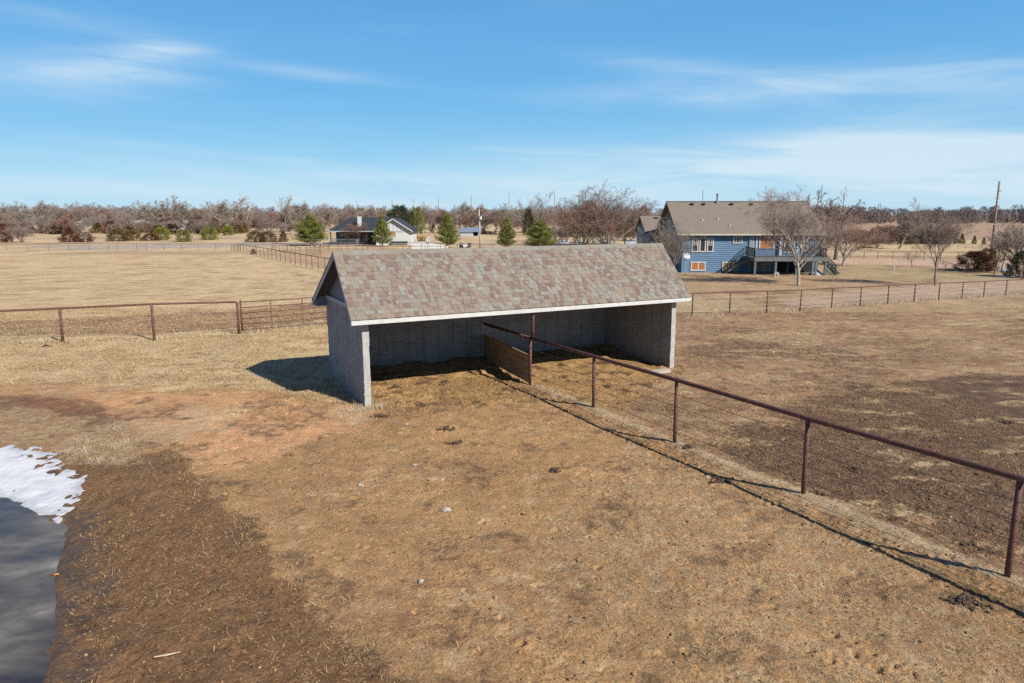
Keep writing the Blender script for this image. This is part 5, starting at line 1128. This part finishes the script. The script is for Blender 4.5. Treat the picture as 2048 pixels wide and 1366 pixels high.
for k, (u, v, n_, lb_) in enumerate(piles):
    p = G(u, v); rg2 = random.Random(k); m = MB(); s = .55 if n_ > 20 else .2
    for j in range(n_ * 3):
        sp_ = .09 if n_ <= 10 else .14; dx, dy = rg2.gauss(0, sp_ * (1.5 if n_ > 20 else 1)), rg2.gauss(0, sp_ * .8); r = rg2.uniform(.02, .045) * (1.15 - min(1, math.hypot(dx, dy) / .5) * .5); V, Fq = lump(r, 60 + j % 9, .7, .3, 6, 4); m.add(V + np.array([dx, dy, hf(p.x + dx, p.y + dy) + r * .3 + .04 * math.exp(-(math.hypot(dx, dy) / .09) ** 2)]), Fq)
    tag(m.build('dung_pile', dung_m, loc=(p.x, p.y, 0)), lb_, 'dung')
# clods: countless, one object
rg2 = np.random.default_rng(9); m = MB(); LUMPS = [lump(1, 70 + j, .6, .4, 5, 3) for j in range(8)]
NCL = 230000; cx = rg2.uniform(-9, 15, NCL); cy = rg2.uniform(6.5, 26, NCL)
dens = .20 * sstep(.1, .4, perlin(cx * .7, cy * .7, 31)) + .9 * sstep(-.3, .2, sdist(GOLD, cx, cy)) + .5 * sstep(-.3, .3, sdist(DARKR, cx, cy)) + .18 * sstep(-.2, .2, sdist(MUD, cx, cy)) + .3 * np.exp(-((pdist(FL, cx, cy) - .7) / .35) ** 2) + .02
keepc = (rg2.uniform(0, 1, NCL) < (dens + .08) * .42) & (sdist(POND, cx, cy) < -.3); cx, cy = cx[keepc], cy[keepc]; cz = hgt(cx, cy); cr_ = rg2.lognormal(-4.35, .42, len(cx)).clip(.006, .045)
for j in range(8):
    s_ = slice(j, None, 8); V, Fq = LUMPS[j]; Fq = np.array(Fq); n_ = len(cx[s_]); rot = rg2.uniform(0, 6.28, n_)
    VV = V[None] * cr_[s_][:, None, None]; c_, sn = np.cos(rot)[:, None], np.sin(rot)[:, None]; VX = VV[..., 0] * c_ - VV[..., 1] * sn + cx[s_][:, None]; VY = VV[..., 0] * sn + VV[..., 1] * c_ + cy[s_][:, None]; VZ = VV[..., 2] + (cz[s_] + cr_[s_] * .25)[:, None]
    m.add(np.stack([VX, VY, VZ], -1).reshape(-1, 3), (Fq[None] + (np.arange(n_) * len(V))[:, None, None]).reshape(-1, 4), np.repeat(rg2.uniform(0, 1, n_), len(V)))
clod_m = mat('soil_clods', (.27, .165, .08), (.15, .09, .048), .95, 2, var=.45)
tag(m.build('dirt_clods', clod_m), 'loose crumbs of trodden soil over the paddock', kind='stuff')
# dry grass
straw_m = mat('dry_grass', (.50, .375, .20), (.36, .25, .13), .85, 1.5, var=.35); straw_pale = mat('pale_dry_grass', (.55, .45, .31), (.42, .33, .22), .85, 1.5, var=.3)
def blades(name, mm, x, y, ln, wd, lay_, rg, label, bend=.5, curl=.3):
    n = len(x); z = hgt(x, y); az = rg.uniform(0, 6.28, n); el = np.clip(rg.normal(lay_, .28, n), .04, 1.5); L_ = ln * rg.uniform(.5, 1.4, n)
    d = np.stack([np.cos(az) * np.cos(el), np.sin(az) * np.cos(el), np.sin(el)], 1); s = np.stack([-np.sin(az), np.cos(az), np.zeros(n)], 1) * (wd * rg.uniform(.6, 1.3, n))[:, None] / 2
    s2 = s + rg.normal(0, .15, (n, 3)) * np.linalg.norm(s, axis=1)[:, None]
    p0 = np.stack([x, y, z + .002], 1); side = np.stack([-np.sin(az), np.cos(az), np.zeros(n)], 1) * (rg.normal(0, curl, n) * L_)[:, None]
    p1 = p0 + d * (L_ * .55)[:, None] + side * .3; p2 = p0 + d * L_[:, None] + side - np.array([0, 0, 1]) * (bend * L_ * np.sin(el) * .5)[:, None]
    V = np.stack([p0 - s, p0 + s, p1 - s2 * .8, p1 + s2 * .8, p2], 1).reshape(-1, 3); b = (np.arange(n) * 5)[:, None]; m = MB(); m.add(V, b + np.array([[0, 1, 3, 2]]), np.repeat(rg.uniform(0, 1, n), 5)); m.F.append(b + np.array([[2, 3, 4]]))
    return tag(m.build(name, mm), label, kind='stuff')
rg3 = np.random.default_rng(17)
def scatter(n, x0, x1, y0, y1, f):
    x = rg3.uniform(x0, x1, n); y = rg3.uniform(y0, y1, n); k = (rg3.uniform(0, 1, n) < np.clip(f(x, y), 0, 1)) & (np.abs(x) < y * .80 + 2.5) & (sdist(POND, x, y) < -.02)
    a, b = sh_local(x, y); k &= ~((a > -.02) & (a < WT + .02) & (b > 0) & (b < SD)) & ~((a > SL - WT) & (a < SL) & (b > 0) & (b < SD)) & ~((a > 0) & (a < SL) & (b > SD - WT - .02) & (b < SD + .02))
    return x[k], y[k]
outgold = lambda x, y: sstep(.2, -.3, sdist(GOLD, x, y)) * (1 - sstep(-.1, .1, sdist(SNOW, x, y)))
x, y = scatter(420000, -11, 15, 6.3, 24, lambda x, y: (outgold(x, y) * (.04 + .55 * sstep(-.5, 1, sdist(DRYBR, x, y)) * sstep(-.25, .4, fbm(x * .9, y * .9, 3, 90)) + .10 * sstep(-.1, .4, perlin(x * .6, y * .6, 77)) + .5 * sstep(-.2, .3, sdist(LITTER, x, y)) * sstep(-.3, .3, perlin(x * 1.5, y * 1.5, 71)) + .05 * sstep(-.2, .2, sdist(MUD, x, y)) * sstep(.1, .4, perlin(x * 1.1, y * 1.1, 73)) + .28 * np.exp(-((sdist(MUD, x, y)) / .25) ** 2))))
blades('dry_grass', straw_m, x, y, .10, .0058, .2, rg3, 'short flattened dry grass over the paddock dirt', curl=.35)
x, y = scatter(120000, -5, 15, 7, 24.5, lambda x, y: .95 * np.exp(-(pdist(FL, x, y) / .22) ** 2) * sstep(-.5, .3, perlin(x * 2, y * 2, 79)))
blades('dry_grass', straw_pale, x, y, .10, .0045, .5, rg3, 'pale strip of dry grass under the middle fence', curl=.3)
x, y = scatter(26000, -12, -5.5, 12, 20.5, lambda x, y: sstep(-.3, .4, sdist(LITTER, x, y)) * sstep(-.1, .35, perlin(x * 1.1, y * 1.6, 81)))
blades('dry_grass', straw_pale, x, y, .26, .008, .15, rg3, 'matted pale reeds lying behind the pond snow', curl=.3)
x, y = scatter(900, -11, 3, 6.3, 13, lambda x, y: sstep(-.1, .3, sdist(MUD, x, y)) * .6 * sstep(0, .3, perlin(x * .8, y * .8, 83)))
blades('straw', straw_m, x, y, .20, .008, .06, rg3, 'loose straw stalks lying on the dark mud', curl=.2)
MEADN = lambda x, y: sstep(-1.2, 1.2, sdist(MEAD, x, y) + fbm(x * .5, y * .5, 3, 55))
x, y = scatter(300000, -32, 2, 18, 46, lambda x, y: MEADN(x, y) * (.35 + .65 * sstep(-.3, .3, fbm(x * .5, y * .5, 3, 60))))
blades('dry_grass', straw_m, x, y, .16, .011, .45, rg3, 'tufted dry grass of the straw meadow near the left fence', curl=.25)
x, y = scatter(160000, 4, 42, 17, 52, lambda x, y: sstep(.2, -.6, sdist(DARKR, x, y)) * outgold(x, y) * (.12 + .75 * sstep(-.05, .45, fbm(x * .35, y * .35, 3, 61))))
blades('dry_grass', straw_m, x, y, .13, .010, .25, rg3, 'thin dry grass over the right paddock', curl=.25)
RFL = [(p.x, p.y) for p in lp_r] if 'lp_r' in globals() else [tuple(G(u, v))[:2] for u, v, t in RB_PX]
LFL = [tuple(G(u, v))[:2] for u, v in LF] + [tuple(G(657, 651))[:2]]
x, y = scatter(200000, -36, 44, 30, 58, lambda x, y: .9 * np.exp(-(np.minimum(pdist(RFL, x, y), pdist(LFL, x, y)) / .3) ** 2))
blades('dry_grass', straw_pale, x, y, .30, .014, 1.0, rg3, 'uncut dry grass along the foot of the pipe fences', curl=.2)
WB = [sh_w(-.12, -.2), sh_w(-.12, SD)]; WF = [sh_w(-.5, -.35), sh_w(.35, -.15)]
x, y = scatter(120000, -9, -3, 20, 27, lambda x, y: .5 * np.exp(-(np.minimum(pdist(WF, x, y) * 1, pdist(WB, x, y) * 2) / .22) ** 2))
blades('dry_grass', straw_pale, x, y, .20, .006, .8, rg3, 'tall dry grass against the left wall of the shelter', curl=.3)
# thick reed stalk on the mud, leaves frozen at the pond edge
p = G(335, 1312); m = MB(); m.tube([(-.17, -.03, .03), (0, 0, .045), (.16, .06, .05)], [.010, .014, .005], 6); tag(m.build('reed_stalk', straw_pale, loc=(p.x, p.y, hf(p.x, p.y))), 'broken pale reed stalk lying on the dark mud near the pond', 'reed stalk')
p = G(106, 1151, WL)
for k, (dx, dy, s, mm, lb_) in enumerate(((.05, .01, .055, yellow_leaf, 'yellow leaf frozen at the pond edge'), (-.02, 0, .045, red_leaf, 'red leaf beside the yellow one at the pond edge'))):
    m = MB(); m.add([(-s, 0, .0), (-s * .3, -s * .6, .01), (s * .6, -s * .35, .025), (s, 0, .01), (s * .5, s * .5, .02), (-s * .3, s * .6, .0), (0, 0, .03)], [(i, (i + 1) % 6, 6) for i in range(6)]); o = m.build('fallen_leaf', mm, loc=(p.x + dx, p.y + dy, WL + .004)); tag(o, lb_, 'leaf')
    md = o.modifiers.new('t', 'SOLIDIFY'); md.thickness = .002

# ------------------------------------------------------------------ world, sun, camera
SUN_AZ = R(138 + 180); SUN_EL = R(37)            # plan direction towards the sun, measured from +x
w = bpy.data.worlds.new('World'); scene.world = w; w.use_nodes = True; nt = w.node_tree; N = nt.nodes; L = nt.links
bg = N['Background']; sky = N.new('ShaderNodeTexSky'); sky.sky_type = 'NISHITA'; sky.sun_disc = False; sky.sun_elevation = SUN_EL; sky.sun_rotation = R(90) - SUN_AZ
sky.altitude = 300; sky.air_density = 1.0; sky.dust_density = .3; sky.ozone_density = 2.0
tc = N.new('ShaderNodeTexCoord'); sp = N.new('ShaderNodeSeparateXYZ'); L.new(tc.outputs['Generated'], sp.inputs[0])
def M2(op, a, b=None, c=None):
    n = N.new('ShaderNodeMath'); n.operation = op
    for k, q in enumerate((a, b, c)):
        if q is None: continue
        if isinstance(q, (int, float)): n.inputs[k].default_value = q
        else: L.new(q, n.inputs[k])
    return n.outputs[0]
az = M2('ARCTAN2', sp.outputs[0], sp.outputs[1]); el = M2('ARCSINE', sp.outputs[2])
cmb = N.new('ShaderNodeCombineXYZ'); L.new(M2('MULTIPLY', az, 3.2), cmb.inputs[0]); L.new(M2('MULTIPLY', M2('ADD', el, M2('MULTIPLY', az, .04)), 30), cmb.inputs[1])
n1 = N.new('ShaderNodeTexNoise'); n1.inputs['Scale'].default_value = 1; n1.inputs['Detail'].default_value = 8; n1.inputs['Roughness'].default_value = .58; n1.inputs['Distortion'].default_value = .6; L.new(cmb.outputs[0], n1.inputs['Vector'])
cmb2 = N.new('ShaderNodeCombineXYZ'); L.new(M2('MULTIPLY', az, 2.2), cmb2.inputs[0]); L.new(M2('MULTIPLY', el, 9), cmb2.inputs[1])
n2 = N.new('ShaderNodeTexNoise'); n2.inputs['Scale'].default_value = 1; n2.inputs['Detail'].default_value = 5; L.new(cmb2.outputs[0], n2.inputs['Vector'])
st = N.new('ShaderNodeMapRange'); st.inputs[1].default_value = .34; st.inputs[2].default_value = .68; L.new(n1.outputs['Fac'], st.inputs[0]); streak = st.outputs[0]
def blob(u, v, su, sv, amp, tilt=0):
    r = ray(u, v); a0 = math.atan2(r[0], r[1]); e0 = math.atan2(r[2], math.hypot(r[0], r[1])); sa, se = su / F, sv / F
    da = M2('SUBTRACT', az, a0); de = M2('ADD', M2('SUBTRACT', el, e0), M2('MULTIPLY', da, tilt))
    q = M2('ADD', M2('POWER', M2('ABSOLUTE', M2('DIVIDE', da, sa)), 2), M2('POWER', M2('ABSOLUTE', M2('DIVIDE', de, se)), 2))
    return M2('MULTIPLY', M2('EXPONENT', M2('MULTIPLY', q, -1)), amp)
tot = None
for b_ in [(250, 152, 110, 17, .62, .03), (345, 98, 62, 10, .6, .0), (262, 112, 80, 13, .5, 0), (225, 125, 100, 22, .3, 0), (60, 150, 190, 30, .28, .0), (160, 50, 170, 16, .2, .06), (620, 148, 160, 12, .28, .07), (1560, 175, 330, 26, .55, .0), (1330, 128, 160, 16, .22, .1), (1900, 160, 260, 40, .25, 0), (1480, 190, 160, 10, .2, 0), (1060, 305, 150, 14, .25, .05), (480, 312, 260, 10, .3, .08), (600, 300, 60, 6, .15, 0),
           (1950, 300, 520, 52, .85, -.02), (1500, 320, 420, 26, .42, -.03), (1750, 360, 700, 45, .55, 0), (700, 352, 520, 18, .38, .06), (150, 375, 380, 26, .3, .0), (1020, 420, 2500, 48, .45, 0)]:
    q = blob(*b_); tot = q if tot is None else M2('ADD', tot, q)
fac = M2('MULTIPLY', tot, M2('MULTIPLY_ADD', streak, 1.05, .22))
fac = M2('ADD', fac, M2('MULTIPLY', M2('POWER', streak, 3), .05)); fac = M2('MINIMUM', fac, .85)
tint = N.new('ShaderNodeMixRGB'); tint.blend_type = 'MULTIPLY'; tint.inputs[0].default_value = 1; tint.inputs[2].default_value = (.86, 1.03, 1.16, 1); L.new(sky.outputs[0], tint.inputs[1])
rp = N.new('ShaderNodeValToRGB'); L.new(el, rp.inputs[0]); E_ = rp.color_ramp.elements
SK = [(0, (3.2, 5.0, 6.3)), (.05, (2.3, 4.6, 6.25)), (.145, (1.15, 3.4, 5.9)), (.25, (.85, 2.8, 5.5)), (.5, (.52, 1.08, 2.8)), (1, (.42, .68, 1.8))]
E_[0].color = (*[v_ / 10 for v_ in SK[0][1]], 1); E_[1].color = (*[v_ / 10 for v_ in SK[-1][1]], 1)
for p_, c_ in SK[1:-1]: x_ = E_.new(p_); x_.color = (*[v_ / 10 for v_ in c_], 1)
rs = N.new('ShaderNodeMixRGB'); rs.blend_type = 'MULTIPLY'; rs.inputs[0].default_value = 1; rs.inputs[2].default_value = (10, 10, 10, 1); L.new(rp.outputs[0], rs.inputs[1])
m3 = N.new('ShaderNodeMixRGB'); m3.inputs[0].default_value = .93; L.new(tint.outputs[0], m3.inputs[1]); L.new(rs.outputs[0], m3.inputs[2])
mx = N.new('ShaderNodeMixRGB'); L.new(fac, mx.inputs[0]); L.new(m3.outputs[0], mx.inputs[1]); mx.inputs[2].default_value = (4.9, 5.9, 6.6, 1)
L.new(mx.outputs[0], bg.inputs['Color']); bg.inputs['Strength'].default_value = .099
sl = bpy.data.lights.new('sun', 'SUN'); sl.energy = 5.0; sl.angle = R(.5); sl.color = (1, .93, .82); so = bpy.data.objects.new('sun', sl); COL.objects.link(so)
sd_ = Vector((math.cos(SUN_AZ) * math.cos(SUN_EL), math.sin(SUN_AZ) * math.cos(SUN_EL), math.sin(SUN_EL))); so.rotation_euler = sd_.to_track_quat('Z', 'Y').to_euler(); so.location = (20, -20, 40)
cam = bpy.data.cameras.new('camera'); co = bpy.data.objects.new('camera', cam); COL.objects.link(co); scene.camera = co
cam.sensor_width = 36; cam.lens = 36 * F / 2048; cam.clip_end = 9000; cam.clip_start = .1; co.location = (0, 0, CH); co.rotation_euler = (R(90) - PITCH, 0, 0)
scene.view_settings.view_transform = 'Standard'; scene.view_settings.look = 'None'; scene.view_settings.gamma = 1; scene.view_settings.exposure = .5
scene.render.engine = 'CYCLES'; scene.cycles.use_denoising = False; scene.cycles.sample_clamp_indirect = 4; scene.cycles.max_bounces = 6; scene.cycles.transparent_max_bounces = 4
